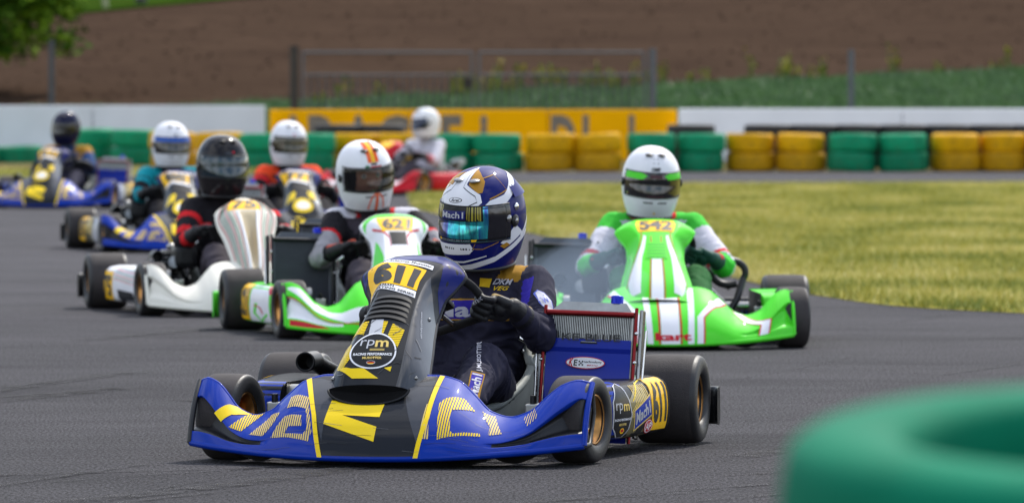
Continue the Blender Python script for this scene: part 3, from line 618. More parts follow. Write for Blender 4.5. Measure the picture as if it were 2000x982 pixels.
# ---------------------------------------------------------------- kart parts
OUTN = lambda p: (0, -.8, .6)
def D(k): return DEC[k]
def plateq(q, s):   # sub-quad of a quad: s = x0,y0,x1,y1
    f = quadmap([tuple(p) for p in q]); return [f(s[0], s[1])[:2], f(s[2], s[1])[:2], f(s[2], s[3])[:2], f(s[0], s[3])[:2]]

def nose_mesh(base, under=DARK, rec_m=DARK, deep=1):
    mb = MB(); q = lin(0, 1, 56)
    def T(x, q):
        tl, tr = .16, nose_tr(x)
        if q < .18: return q / .18 * tl
        if q < .42: return tl + (q - .18) / .24 * (tr - tl)
        return tr + (q - .42) / .58 * (1 - tr)
    def S(x, q):
        t = T(x, q); p = Vector(nose_s(x, t))
        a = min(1, max(0, (abs(x) - .34) / .24)); w = 0
        if .18 <= q <= .42: w = min(1, (q - .18) / .045, (.42 - q) / .045)
        rec = .075 * a * w * deep
        return (p.x, p.y + rec, p.z - rec * .08)
    qs = sorted(set(lin(0, .18, 8) + lin(.18, .225, 3) + lin(.225, .375, 5) + lin(.375, .42, 3) + lin(.42, 1, 30)))
    mb.grid(S, lin(-.615, .615, 150), qs, skip=(lambda x, q: .23 < q < .37 and .568 < abs(x) < .606) if deep == 1 else None, m= lambda x, q: (rec_m if .185 < q < .40 and abs(x) > .36 else base))
    # rolled top edge, bottom lip and tip frames give the moulding its thickness
    top = [nose_s(x, 1) for x in lin(-.615, .615, 90)]; mb.tube([(p[0], p[1] + .004, p[2] - .003) for p in top], .006, base, 8)
    bot = [nose_s(x, 0) for x in lin(-.615, .615, 90)]; mb.tube([(p[0], p[1] + .010, p[2] - .001) for p in bot], .011, under, 8)
    mb.grid(lambda x, s: (nose_s(x, 1)[0], nose_s(x, 1)[1] + .006 + .03 * s, nose_s(x, 1)[2] - .12 * s - .02 * s * s), lin(-.56, .56, 90), lin(0, 1, 6), DARK)
    for sg in (-1, 1):
        X = .615 * sg; e = .002 * sg
        P = [Vector(nose_s(X, t)) for t in lin(0, 1, 14)]
        fr = [(p.x + e, p.y + .004, p.z) for p in P]; mb.tube(fr, .009, base if sg > 0 or deep < 1 else DARK, 8)
        back = [(P[-1].x, P[-1].y, P[-1].z), (P[-1].x, P[-1].y + .03, .15), (P[0].x, P[0].y + .09, .06), (P[0].x, P[0].y, P[0].z)]
        mb.tube(back, .008, DARK, 8)
    return mb

def hood_mesh(base, hw=HW, scoop=True, cut=False):
    mb = MB(); us = lin(-1, 1, 61); vs = lin(0, 1, 55); f = lambda u, v: hood_s(u, v, hw)
    mb.grid(f, us, vs, base, skip=(lambda u, v: abs(u) < .28 and .06 < v < .72) if cut else None)
    def inner(u, v):
        p = Vector(f(u, v)); c = Vector((-.02, 0, 0)); return (c.x + (p.x - c.x) * .965, p.y + .012, p.z - .010)
    mb.grid(inner, us, vs, DARK, skip=(lambda u, v: abs(u) < .28 and .06 < v < .72) if cut else None)
    rim = [f(u, 0) for u in us] + [f(1, v) for v in vs[1:]] + [f(u, 1) for u in us[::-1][1:]] + [f(-1, v) for v in vs[::-1][1:-1]]
    mb.tube([(p[0], p[1] + .005, p[2] - .004) for p in rim], .0065, base, 8, closed=True)
    if scoop:   # dark air mouth under the lower edge
        def bowl(a, r):
            x = -.050 + .124 * math.cos(a) * (1 - .35 * r); y = -.226 - .034 * max(0, -math.sin(a)) + .055 * r; z = .226 - .02 * r + (.044 - .012 * r) * math.sin(a)
            if math.sin(a) > 0: z = .222 - .03 * r + .018 * math.sin(a)
            return (x, y, z)
        mb.grid(bowl, lin(0, 2 * math.pi, 41), lin(0, 1.6, 6), DARK)
        mb.tube([bowl(a, 0) for a in lin(math.pi, 2 * math.pi, 24)], .004, BLACK, 6)
        R2 = [bowl(a, 0) for a in lin(0, 2 * math.pi, 41)[:-1]]; c = (-.05, -.236, .212)
        mb.grid(lambda i, r: tuple((Vector(R2[int(i) % 40]) * (1 - r) + Vector(c) * r) + Vector((0, .012 * r - .001, 0))), list(range(41)), lin(0, 1, 4), mat('mouth_shade_black', (8, 8, 9), rough=.8, spec=.1))  # black cap closing the mouth: the shade inside it is painted on
    return mb

def pod_mesh(base, mir=1):
    mb = MB(); hs = lin(0, 1, 22); As = lin(0, 1, 50)
    mb.grid(lambda a, h: pod_s(a, h), As, hs, base)
    mb.grid(lambda a, s: tuple(Vector(pod_s(a, 1)) * (1 - s) + Vector((.43, min(.8, max(.26, pod_s(a, 1)[1])), .222)) * s), As, lin(0, 1, 5), base)
    for a in (0, 1): mb.grid(lambda s, h: tuple(Vector(pod_s(a, h)) * (1 - s) + Vector((.43, .24 if a == 0 else .83, pod_s(a, h)[2])) * s), lin(0, 1, 4), hs, base)
    mb.grid(lambda a, s: tuple(Vector(pod_s(a, 0)) * (1 - s) + Vector((.43, min(.8, max(.26, pod_s(a, 0)[1])), .045)) * s), As, lin(0, 1, 3), DARK)
    mb.grid(lambda y, z: (.43, y, z), lin(.25, .83, 3), lin(.045, .222, 3), DARK)
    return mb
def mirror(mb):
    mb.v = [(-x, y, z) for x, y, z in mb.v]; mb.f = [f[::-1] for f in mb.f]; return mb

_C = {}
def shared(name, key, fn, parent, loc=None, rot=None):
    if key not in _C: _C[key] = fn().build(name).data; bpy.data.objects.remove([o for o in bpy.data.objects if o.data == _C[key]][0])
    o = bpy.data.objects.new(name, _C[key]); col.objects.link(o); o.parent = parent
    if loc: o.location = loc
    if rot: o.rotation_euler = rot
    return o
def tyre_prof(w, r, rr):
    h = w / 2
    return [(-h * .72, rr), (-h * .93, rr + .010), (-h, rr + (r - rr) * .45), (-h * .97, r * .90), (-h * .88, r * .965), (-h * .72, r * .992), (-h * .45, r), (0, r * 1.002), (h * .45, r), (h * .72, r * .992), (h * .88, r * .965), (h * .97, r * .90), (h, rr + (r - rr) * .45), (h * .93, rr + .010), (h * .72, rr)]
def tyre(w, r):
    P = smooth_prof(tyre_prof(w, r, .072)); ms = [TYREW if abs((P[i][0] + P[i + 1][0]) / 2) < w * .40 and P[i][1] > r * .95 else TYRE for i in range(len(P) - 1)]
    return MB().lathe(P, ms, n=64)
def rim(w, m):
    h = w / 2; mb = MB()
    mb.lathe([(h * .80, .069), (h * .84, .075), (h * .78, .0765), (h * .72, .073), (h * .66, .062), (h * .10, .058), (h * .02, .052), (h * .04, .030), (h * .14, .026), (h * .30, .024), (h * .32, .0)], m, n=48)
    mb.lathe([(-h * .80, .069), (-h * .84, .075), (-h * .72, .073), (-h * .5, .060), (h * .0, .058)], m, n=48)
    mb.lathe([(h * .30, .016), (h * .62, .015), (h * .66, .010), (h * .66, 0)], STEEL, n=20)
    for k in range(3):
        a = 2 * math.pi * k / 3; mb.ball((h * .2, .038 * math.cos(a), .038 * math.sin(a)), .006, STEEL, n=8)
    return mb
def wheel(parent, side, x, y, r, w, rimm, steer=0):
    e = empty('wheel', (x * side, y, r), (random.random() * 6, 0, (0 if side > 0 else math.pi) + steer), parent)
    e.rotation_mode = 'XYZ'
    M = Matrix.Rotation((0 if side > 0 else math.pi) + steer, 4, 'Z') @ Matrix.Rotation(random.random() * 6, 4, 'X'); e.rotation_euler = M.to_euler()
    shared('tyre', ('tyre', w, r), lambda: tyre(w, r), e); shared('rim', ('rim', w, rimm.name), lambda: rim(w, rimm), e)
    return e
def seat_mb():
    mb = MB()
    A = [(0, .47, .095, .135, .035), (.2, .58, .055, .165, .10), (.45, .74, .045, .185, .17), (.62, .86, .075, .19, .24), (.78, .93, .19, .185, .20), (.9, .965, .31, .17, .12), (1, .985, .40, .14, .03)]
    g = lambda k, s: interp([(a[0], a[k]) for a in A], s)
    def S(u, s):
        th = u * math.pi / 2; wx, sd = g(3, s), g(4, s); q = abs(u)
        x = wx * math.sin(min(1, q * 1.25) * math.pi / 2) * (1 if u > 0 else -1); rise = sd * max(0, (q - .35) / .65) ** 1.6
        f = min(1, max(0, (s - .55) / .3)); return (x + (.012 if u > 0 else -.012) * rise / .1, g(1, s) - rise * f * .95, g(2, s) + rise * (1 - f * .85))
    us, ss = lin(-1, 1, 41), lin(0, 1, 33); mb.grid(S, us, ss, GREYFG)
    mb.grid(lambda u, s: (S(u, s)[0] * 1.035, S(u, s)[1] + .006, S(u, s)[2] - .006), us, ss, GREYFG)
    rimp = [S(u, 0) for u in us] + [S(1, s) for s in ss[1:]] + [S(u, 1) for u in us[::-1][1:]] + [S(-1, s) for s in ss[::-1][1:-1]]
    mb.tube([(p[0] * 1.015, p[1], p[2]) for p in rimp], .0135, GREYFG, 8, closed=True)
    return mb
def chassis_mb(m=None):
    m = m or DARKM; mb = MB()
    for sg in (-1, 1):
        mb.tube([(sg * .10, -.16, .05), (sg * .22, -.10, .05), (sg * .36, .05, .055), (sg * .31, .3, .05), (sg * .27, .6, .05), (sg * .31, .9, .05), (sg * .33, 1.16, .055)], .015, m, 10)
        mb.tube([(sg * .30, .18, .05), (sg * .46, .28, .10), (sg * .50, .5, .11), (sg * .46, .78, .10), (sg * .30, .86, .05)], .011, STEEL, 8)
        mb.tube([(sg * .36, .03, .075), (sg * .50, .0, .13)], .012, STEEL, 8); mb.tube([(sg * .40, .0, .05), (sg * .40, .0, .20)], .010, m, 8)
        mb.box((sg * .40, 0, .13), (.045, .03, .09), ALU)
        mb.tube([(sg * .05, .13, .12), (sg * .40, .07, .13)], .007, STEEL, 8)
        mb.tube([(sg * .30, .55, .06), (sg * .27, .70, .19)], .010, ALU, 8); mb.tube([(sg * .18, .80, .30), (sg * .33, .98, .16)], .008, CHROME, 8); mb.tube([(sg * .18, .76, .34), (sg * .35, .94, .22)], .008, CHROME, 8)
        mb.tube([(sg * .12, -.16, .05), (sg * .14, -.27, .09), (sg * .14, -.20, .12)], .009, STEEL, 8)
        mb.tube([(sg * .38, 1.0, .14), (sg * .42, 1.16, .10), (sg * .42, 1.22, .10)], .012, STEEL, 8)
    mb.tube([(-.10, -.16, .05), (.10, -.16, .05)], .015, m, 10); mb.tube([(-.34, .06, .05), (.34, .06, .05)], .015, m, 10); mb.tube([(-.29, .48, .05), (.29, .48, .05)], .014, m, 10); mb.tube([(-.32, 1.12, .055), (.32, 1.12, .055)], .014, m, 10)
    mb.tube([(-.50, .30, .185), (-.40, .30, .185)], .030, ALU, 18); mb.tube([(-.62, 1.04, .14), (.62, 1.04, .14)], .020, STEEL, 14)
    mb.box((0, .14, .028), (.50, .62, .004), ALU)
    mb.tube([(0, -.02, .08), (0, .40, .44)], .010, STEEL, 8)
    mb.lathe([(-.006, .03), (-.006, .098), (.006, .098), (.006, .03)], STEEL, c=(.22, 1.04, .14), n=40)
    mb.box((.22, 1.10, .17), (.06, .05, .07), REDM); mb.lathe([(-.004, .02), (-.004, .085), (.004, .085), (.004, .02)], DARKM, c=(-.20, 1.04, .14), n=40)
    mb.box((.16, .0, .14), (.06, .014, .12), ALU, Matrix.Rotation(.4, 3, 'X')); mb.box((-.16, .0, .14), (.06, .014, .12), ALU, Matrix.Rotation(.4, 3, 'X'))
    return mb
def radiator_mb(curtain, mark):
    REDM = globals()['REDM'] if curtain else DARKM; ALU = globals()['ALU'] if curtain else mat('grey_cooling_fins', (84, 88, 94), rough=.5, metal=.3); STEEL = globals()['STEEL'] if curtain else DARKM
    """slanted radiator with tube core, top tank, filler cap and roll-down blind"""
    mb = MB(); W, Ht = .275, .40
    for i in range(46):
        x = -W / 2 + .012 + (W - .024) * i / 45; mb.box((x, 0, Ht * .5), (.0026, .030, Ht * .94), ALU, bev=0)
    mb.box((0, .006, Ht * .5), (W - .01, .018, Ht * .92), DARKM, bev=0)
    for z in (.28, .33): mb.box((0, -.010, z), (W - .02, .004, .0015), DARKM, bev=0)
    mb.add([(-W / 2 + .004, -.018, Ht - .012), (W / 2 - .004, -.018, Ht - .012), (W / 2 - .03, -.014, Ht + .024), (-W / 2 + .045, -.014, Ht + .024), (-W / 2 + .004, .022, Ht - .012), (W / 2 - .004, .022, Ht - .012), (W / 2 - .03, .018, Ht + .024), (-W / 2 + .045, .018, Ht + .024)],
           [(0, 1, 2, 3), (7, 6, 5, 4), (3, 2, 6, 7), (0, 3, 7, 4), (1, 5, 6, 2), (0, 4, 5, 1)], ALU, False)
    for sg in (-1, 1):
        mb.tube([(sg * (W / 2 - .006), -.010, 0), (sg * (W / 2 - .006), -.010, Ht - .01)], .008, ALU, 10)
        mb.tube([(sg * (W / 2 + .006), -.024, -.01), (sg * (W / 2 + .006), -.024, Ht + .01)], .0055, REDM, 8)
        mb.box((sg * (W / 2 + .018), .012, Ht * .52), (.012, .04, Ht * 1.0), STEEL)
        mb.tube([(sg * (W / 2 + .028), .0, .06), (sg * (W / 2 + .034), .004, Ht * .86)], .004, CHROME, 8)
        for z in (.10, .24, .33): mb.ball((sg * (W / 2 + .010), -.030, z), .0065, CHROME, n=8)
    mb.tube([(-W / 2, -.026, Ht - .012), (W / 2, -.026, Ht - .012)], .0085, REDM, 10)
    mb.lathe([(Ht + .022, .020), (Ht + .046, .020), (Ht + .048, .016), (Ht + .048, 0)], BLUEC, axis='z', n=14, c=(.075, 0, 0))
    if curtain:
        f = lambda a, b: (a, -.024 - .004 * math.sin(b * 9) ** 2 - (.006 if b > .27 else 0), b)
        mb.grid(f, lin(-W / 2 + .004, W / 2 - .004, 8), lin(-.01, .308, 24), curtain, smooth=False)
        mb.box((0, -.026, .296), (.055, .012, .006), DARK); mb.box((0, -.031, .299), (.048, .006, .003), STEEL)
        if mark:
            O = lambda p: (0, -1, 0); flat = lambda a, b: (a, -.033, b)
            decal(mb, flat, text2d('KE-BLUE'), DARK, O, .001, quad=[(-.085, .302), (.10, .302), (.10, .324), (-.085, .324)], du=1, dv=1)
            decal(mb, flat, disc2d(), REDP, O, .0005, quad=[(-.068, .2150), (.056, .2150), (.056, .2530), (-.068, .2530)], du=1, dv=1)
            decal(mb, flat, disc2d(), WHITE, O, .0010, quad=[(-.065, .2175), (.053, .2175), (.053, .2505), (-.065, .2505)], du=1, dv=1)
            decal(mb, flat, text2d('K', .03), REDP, O, .0015, quad=[(-.059, .2230), (-.046, .2230), (-.041, .2480), (-.054, .2480)], du=1, dv=1)
            decal(mb, flat, text2d('E', .03), DARK, O, .0015, quad=[(-.043, .2240), (-.032, .2240), (-.030, .2430), (-.041, .2430)], du=1, dv=1)
            for i in range(3):
                for j in range(3):
                    if (i + j) % 2 == 0: decal(mb, flat, rect2d(), DARK, O, .0015, quad=[(-.027 + i * .005, .225 + j * .005), (-.022 + i * .005, .225 + j * .005), (-.022 + i * .005, .230 + j * .005), (-.027 + i * .005, .230 + j * .005)], du=1, dv=1)
            decal(mb, flat, text2d('technology', .02), DARK, O, .0015, quad=[(-.010, .2320), (.046, .2320), (.046, .2410), (-.010, .2410)], du=1, dv=1)
            decal(mb, flat, text2d('MADE IN ITALY', .01), REDP, O, .0015, quad=[(.000, .2240), (.034, .2240), (.034, .2290), (.000, .2290)], du=1, dv=1)
    else:
        O = lambda p: (0, -1, 0)
    mb.xf(Matrix.Rotation(R(-9), 4, 'X') @ Matrix.Rotation(R(2), 4, 'Y')); return mb
def engine_mb():
    mb = MB(); c = (-.31, .82, .0)
    mb.box((-.31, .82, .12), (.15, .20, .12), DARKM, bev=.02); mb.box((-.31, .83, .235), (.11, .12, .13), DARKM, bev=.02)
    for k in range(5): mb.box((-.31, .83, .19 + k * .024), (.13, .14, .006), ALU, bev=.001)
    mb.lathe([(-.03, .0), (-.03, .055), (.03, .06), (.03, 0)], DARKM, c=(-.39, .80, .12), n=24)
    mb.tube([(-.31, .76, .21), (-.31, .66, .23), (-.33, .60, .245)], [.022, .022, .03], ALU, 14)
    mb.ball((-.31, .83, .315), .025, STEEL, (1, 1, .7), 12)
    return mb
def airbox_mb():
    mb = MB(); mb.box((-.27, .66, .27), (.12, .16, .12), DARK, bev=.03); mb.tube([(-.43, .57, .275), (-.43, .68, .25), (-.38, .80, .20)], .028, DARK, 18)
    mb.tube([(-.43, .58, .275), (-.43, .47, .275)], [.030, .029], DARK, 24, caps=False); mb.tube([(-.43, .575, .275), (-.43, .47, .275)], .025, DARK, 24, caps=False)
    mb.lathe([(.47, .025), (.466, .030), (.474, .031)], BLACK, 'y', 24, (-.43, 0, .275))
    return mb
def exhaust_mb():
    mb = MB(); mb.tube([(-.33, .90, .16), (-.38, 1.0, .14), (-.30, 1.14, .20), (-.05, 1.18, .24), (.16, 1.17, .27)], [.024, .035, .052, .055, .050], DARKM, 20)
    mb.tube([(.16, 1.17, .27), (.21, 1.165, .275)], [.050, .018], STEEL, 18); mb.tube([(.16, 1.12, .315), (.34, 1.02, .335)], .036, ALU, 20)
    return mb
def rear_bumper_mb(m):
    mb = MB(); P = [(-.735, 1.17, .10), (-.715, 1.215, .105), (-.55, 1.245, .11), (0, 1.25, .115), (.55, 1.245, .11), (.715, 1.215, .105), (.735, 1.17, .10)]
    def S(a, q):
        x = interp([(i / 6, p[0]) for i, p in enumerate(P)], a); y = interp([(i / 6, p[1]) for i, p in enumerate(P)], a)
        t = q * 2 * math.pi; c, s = math.cos(t), math.sin(t); e = lambda w: math.copysign(abs(w) ** .5, w)
        return (x, y + .024 * e(c), .112 + .060 * e(s))
    us = lin(0, 1, 50); mb.grid(lambda q, a: S(a, q), lin(0, 1, 29), us, m)
    for a in (0, 1): mb.add([S(a, q) for q in lin(0, 1, 29)[:-1]], [tuple(range(28))], m, False)
    for k in range(14): mb.box((.40 + k * .018, 1.222 + .0006 * k, .112), (.006, .004, .09), BLUEC, bev=0)
    return mb
def steering_mb():
    mb = MB(); P = []
    for i in range(48):
        a = 2 * math.pi * i / 48; x, u = .150 * math.cos(a), .150 * math.sin(a); u = min(u, .104); P.append((x, u, 0))
    mb.tube(P, .0135, mat('suede_grip', (30, 30, 32), rough=.95, var=.2, bump=.001, bs=300), 12, closed=True)
    for a in (R(200), R(340), R(90)): mb.tube([(0, 0, -.02), (.14 * math.cos(a), (.105 if a == R(90) else .14) * math.sin(a), 0)], .008, STEEL, 8)
    mb.lathe([(-.03, .03), (-.005, .035), (-.005, 0)], DARKM, 'z', 20); mb.box((0, .01, .006), (.09, .055, .018), DARK, bev=.006)
    return mb
WC = Vector((.0, .42, .455)); WN = Vector((0, .72, .69)).normalized(); WX = Vector((1, 0, 0)); WU = WN.cross(WX).normalized()
WM = Matrix((WX, WU, WN)).transposed().to_4x4()
def tank_mb():
    mb = MB(); mb.box((0, .26, .13), (.19, .24, .15), mat('tank_plastic', (178, 172, 150), rough=.4, var=.1), bev=.035); mb.lathe([(.20, .035), (.235, .035), (.24, .028), (.24, 0)], DARK, 'z', 18, (.05, .22, 0))
    mb.tube([(.05, .25, .2), (.08, .33, .24), (.02, .42, .12)], .006, DARK, 8); return mb
def hose_mb():
    mb = MB(); P = [(.33 + .075 * math.cos(a), .72, .30 + .055 * math.sin(a)) for a in lin(-.5, 5.2, 26)]; mb.tube(P, .016, DARK, 12); mb.tube([P[0], (.36, .66, .18), (.30, .6, .1)], .016, DARK, 12); return mb

def racing_kart(cfg, loc, yaw, roll=0):
    root = empty('racing_kart', loc, (0, 0, 0)); root.rotation_euler = (Matrix.Rotation(R(-yaw), 4, 'Z') @ Matrix.Rotation(R(-roll), 4, 'Y')).to_euler()
    tag(root, cfg['label'], 'kart', 'racing karts on the track')
    rg = cfg.get('rg', 1); rm = cfg.get('rim', GOLD)
    cfg['nose'](nose_mesh(cfg['base'], cfg.get('under', DARK), cfg.get('rec', DARK), cfg.get('deep', 1))).build('front_bumper', root).scale = cfg.get('ns', (1, 1, 1))
    cfg['hood'](hood_mesh(cfg['hbase'], cfg.get('hw', HW), cfg.get('scoop', True), cfg.get('cut', False))).build('front_fairing', root).scale = cfg.get('hs', (1, 1, 1))
    for sg in (1, -1):
        mb = cfg['pod'](pod_mesh(cfg['pbase']), sg)
        if sg < 0: mirror(mb)
        mb.build('side_pod', root)
    st = R(cfg.get('steer', 0))
    for sg in (1, -1): wheel(root, sg, .538, 0, .13, .130, rm, st)
    for sg in (1, -1): wheel(root, sg, .610, 1.04, .14, .205, rm)
    shared('chassis', 'chassis', chassis_mb, root); shared('seat', 'seat', seat_mb, root); shared('fuel_tank', 'tank', tank_mb, root)
    e = shared('engine', ('engine', rg), lambda: engine_mb() if rg > 0 else mirror(engine_mb()), root)
    shared('airbox', ('airbox', rg), lambda: airbox_mb() if rg > 0 else mirror(airbox_mb()), root)
    shared('exhaust_pipe', ('exh', rg), lambda: exhaust_mb() if rg > 0 else mirror(exhaust_mb()), root)
    if not cfg.get('norad'): shared('radiator', ('rad', cfg.get('curtain') and cfg['curtain'].name, cfg.get('mark', 0)), lambda: radiator_mb(cfg.get('curtain'), cfg.get('mark', 0)), root, (cfg.get('radx', .44) * rg, .60, .035), (0, 0, R(cfg.get('radrot', 0))))
    rear_bumper_mb(cfg.get('rb', BLACK)).build('rear_bumper', root)
    w = shared('steering_wheel', 'wheelring', steering_mb, root, WC); w.rotation_euler = (WM @ Matrix.Rotation(R(cfg.get('wheelrot', 0)), 4, 'Z')).to_euler()
    if cfg.get('hose'): hose_mb().build('breather_hose', root)
    return root

# ---------------------------------------------------------------- liveries
def num(mb, f, q, s, m=DARK, out=OUTN, off=.0024, du=.05, dv=.02, bold=.04): decal(mb, f, text2d(s, bold), m, out, off, quad=q, du=du, dv=dv); return mb
def team_nose(full=True):
    def g(mb):
        sa, sb = D('nose.stripe_a'), D('nose.stripe_b')
        cen = [(-.2533, .985), (-.19, .45), (-.156, .02), (.142, .02), (.162, .45), (.160, .985)]
        decal(mb, nose_s, poly(cen), CHAR, OUTN, .0008, du=.03, dv=.08)
        for k in ('flat_a', 'flat_b'): decal(mb, nose_s, poly(D('nose.' + k)), GREYP, OUTN, .0013, du=.03, dv=.08)
        for s in ([(-.2533, 1), (-.1915, .454), (-.156, 0)], [(.160, 1), (.1615, .446), (.1415, 0)]): decal(mb, nose_s, ribbon(s, .0145), YEL, OUTN, .0019, du=.03, dv=.08)
        decal(mb, nose_s, poly(D('nose.m')), YEL, OUTN, .0019, du=.03, dv=.08)
        decal(mb, nose_s, poly(D('nose.y_a')), YEL, OUTN, .0015, du=.02, dv=.06)
        if full: scratches(mb, nose_s, 46, (-.5, .5), (.05, .9), 3)
        for k in 'abcdefg': decal(mb, nose_s, poly(D('nose.h_' + k)), GLDP if k in 'bcdfg' else YEL, OUTN, .0016, du=.02, dv=.06, hatch=(0, .0074, .62 if k != 'g' else .3))
        return mb
    return g
def scratches(mb, f, n, ub, vb, seed, du=.04):
    r = random.Random(seed); ms = [mat('scratch_light', (120, 120, 122), rough=.6), DARK, mat('scratch_grey', (70, 72, 78), rough=.6)]
    for i in range(n):
        u, v = r.uniform(*ub), r.uniform(*vb); a = r.uniform(-.5, .5); L = r.uniform(.02, .10) * (ub[1] - ub[0]); P = [(u + L * s, v + L * s * math.tan(a) * .8 + r.uniform(-.004, .004)) for s in (0, .35, .7, 1)]
        decal(mb, f, ribbon([(max(ub[0], min(ub[1], p[0])), max(vb[0], min(vb[1], p[1]))) if False else p for p in P], r.uniform(.0015, .0035) * (ub[1] - ub[0])), r.choice(ms), OUTN, .0026, du=du, dv=.05)
    return mb
def team_hood(number, full=True):
    def g(mb):
        f = hood_s
        decal(mb, f, poly([(-1, .86), (-.6, .90), (.2, .90), (.55, .87), (.74, .78), (1, .70), (1, .999), (-1, .999)]), NAVYP, OUTN, .0006, du=.08, dv=.03)
        decal(mb, f, poly([(.50, .02), (1, .02), (1, .60), (.75, .70), (.56, .76), (.52, .5)]), FLANK, OUTN, .0008, du=.08, dv=.03)
        decal(mb, f, poly([(-1, .02), (-.80, .02), (-.86, .45), (-1, .62)]), GREYP, OUTN, .0008, du=.08, dv=.03)
        q = [(-.93, .735), (.43, .640), (.36, .800), (-.84, .915)]
        decal(mb, f, rect2d(), ORNGY, OUTN, .0014, quad=q, du=.08, dv=.03)
        num(mb, f, plateq(q, (.12, .05, .92, .94)), number, DARK, bold=.075)
        if not full:
            decal(mb, f, disc2d(), YEL, OUTN, .002, quad=[(-.62, .12), (.42, .12), (.3, .34), (-.5, .34)], du=.08, dv=.03)
            decal(mb, f, disc2d(), WHITE, OUTN, .0025, quad=[(-.42, .17), (.25, .17), (.2, .29), (-.36, .29)], du=.08, dv=.03)
            decal(mb, f, poly([(-.9, .32), (-.5, .32), (-.4, .45), (-.8, .46)]), YEL, OUTN, .002, du=.08, dv=.03)
            decal(mb, f, poly([(.3, .34), (.6, .32), (.55, .45), (.2, .45)]), YEL, OUTN, .002, du=.08, dv=.03)
        decal(mb, f, rect2d(), WHITE, OUTN, .0018, quad=[(-.55, .885), (.47, .805), (.44, .835), (-.50, .925)], du=.06, dv=.02)
        decal(mb, f, rect2d(), WHITE, OUTN, .0018, quad=[(-.92, .690), (.46, .585), (.43, .632), (-.88, .728)], du=.06, dv=.02)
        if full:
            scratches(mb, f, 22, (-.8, .8), (.05, .42), 5)
            for u, v in ((-.86, .10), (.80, .10), (.86, .55), (-.9, .60)): mb.ball(Vector(f(u, v)) + Vector((0, -.003, .002)), .006, STEEL, (1, .5, 1), 10)
            num(mb, f, [(-.50, .887), (.43, .813), (.41, .832), (-.46, .917)], 'Johannes Musotter', bold=.02)
            num(mb, f, [(-.82, .7055), (-.20, .6620), (-.21, .6790), (-.80, .7205)], 'GERMAN', bold=.03)
            num(mb, f, [(-.88, .6895), (.42, .5945), (.40, .612), (-.85, .7035)], 'KARTING SERIES', bold=.03)
            decal(mb, f, poly([(-.66, .42), (.0, .44), (.48, .40), (.46, .60), (.0, .62), (-.62, .62)]), mat('louvre_black', (10, 10, 11), rough=.4, spec=.2, coat=.2), OUTN, .0012, du=.08, dv=.03)
            for i, v in enumerate((.575, .540, .505, .470, .435)):     # louvres
                pts = [(u, v + .055 * (-u - .1) + .0 * u * u) for u in lin(-.62, .42, 16)]
                ks = len(mb.v)
                up = lambda u, w, v=v: hood_s(u, v + .020 * (-u - .1) - .075 * (u + .1) ** 2 + w * .030)
                P = []; us = lin(-.62, .42, 20)
                for k, w in enumerate((0, .5, 1)):
                    for u in us: P.append(Vector(up(u, w)) + Vector((0, -.6, .8)) * (.0050 if k == 0 else .0032 if k == 1 else .0006) * (1 - ((u + .1) / .56) ** 4))
                n = len(us); mb.add(P, [(k * n + i, k * n + i + 1, (k + 1) * n + i + 1, (k + 1) * n + i) for k in range(2) for i in range(n - 1)], mat('louvre_black', (10, 10, 11)))
                P2 = [Vector(up(u, 0)) + Vector((0, -.6, .8)) * .0050 * (1 - ((u + .1) / .56) ** 4) for u in us] + [Vector(up(u, -.02)) + Vector((0, -.6, .8)) * .0008 for u in us]
                mb.add(P2, [(i, i + 1, n + i + 1, n + i) for i in range(n - 1)], DARK)
            decal(mb, f, poly([(-.80, .155), (-.45, .13), (-.2, .13), (.13, .07), (-.38, .07)]), YEL, OUTN, .0018, du=.06, dv=.03)
            decal(mb, f, poly(D('hood.y_b')), YEL, OUTN, .0018, du=.06, dv=.03)
            decal(mb, f, poly([(-.86, .315), (-.62, .285), (-.52, .19), (-.60, .135), (-.80, .16)]), YEL, OUTN, .0018, du=.06, dv=.03, hatch=(1, .0105, .72))
            decal(mb, f, poly([(-.78, .355), (-.74, .415), (-.45, .420), (-.44, .33)]), YEL, OUTN, .0018, du=.06, dv=.03, hatch=(1, .0105, .72))
            decal(mb, f, poly([(-.19, .415), (.0, .412), (-.02, .335), (-.12, .342)]), YEL, OUTN, .0018, du=.06, dv=.03, hatch=(1, .0105, .72))
            decal(mb, f, poly([(.12, .40), (.42, .360), (.36, .255), (.09, .325)]), YEL, OUTN, .0018, du=.06, dv=.03, hatch=(1, .0105, .72))
            decal(mb, f, rect2d(), SILV, OUTN, .0020, quad=[(-.33, .33), (-.055, .33), (-.12, .425), (-.40, .425)], du=.06, dv=.03)
            q = [(-.545, .125), (.43, .125), (.285, .338), (-.60, .338)]
            decal(mb, f, disc2d(48), WHITE, OUTN, .0023, quad=q, du=.06, dv=.03)
            decal(mb, f, disc2d(48), BLACK, OUTN, .0028, quad=plateq(q, (.035, .04, .965, .96)), du=.06, dv=.03)
            num(mb, f, plateq(q, (.18, .56, .50, .80)), 'rp', SILV, off=.0033, bold=.0); num(mb, f, plateq(q, (.52, .60, .82, .78)), 'm', GLDP, off=.0033, bold=.02)
            for yy in (.535, .505): decal(mb, f, rect2d(), GLDP, OUTN, .0033, quad=plateq(q, (.42, yy, .74, yy + .014)), du=.06, dv=.03)
            num(mb, f, plateq(q, (.09, .37, .91, .44)), 'RACING PERFORMANCE', WHITE, off=.0033, bold=.03); num(mb, f, plateq(q, (.30, .27, .70, .335)), 'MUSOTTER', GLDP, off=.0033, bold=.03)
            decal(mb, f, disc2d(), BLACK, OUTN, .0033, quad=plateq(q, (.40, .12, .58, .22)), du=.06, dv=.03)
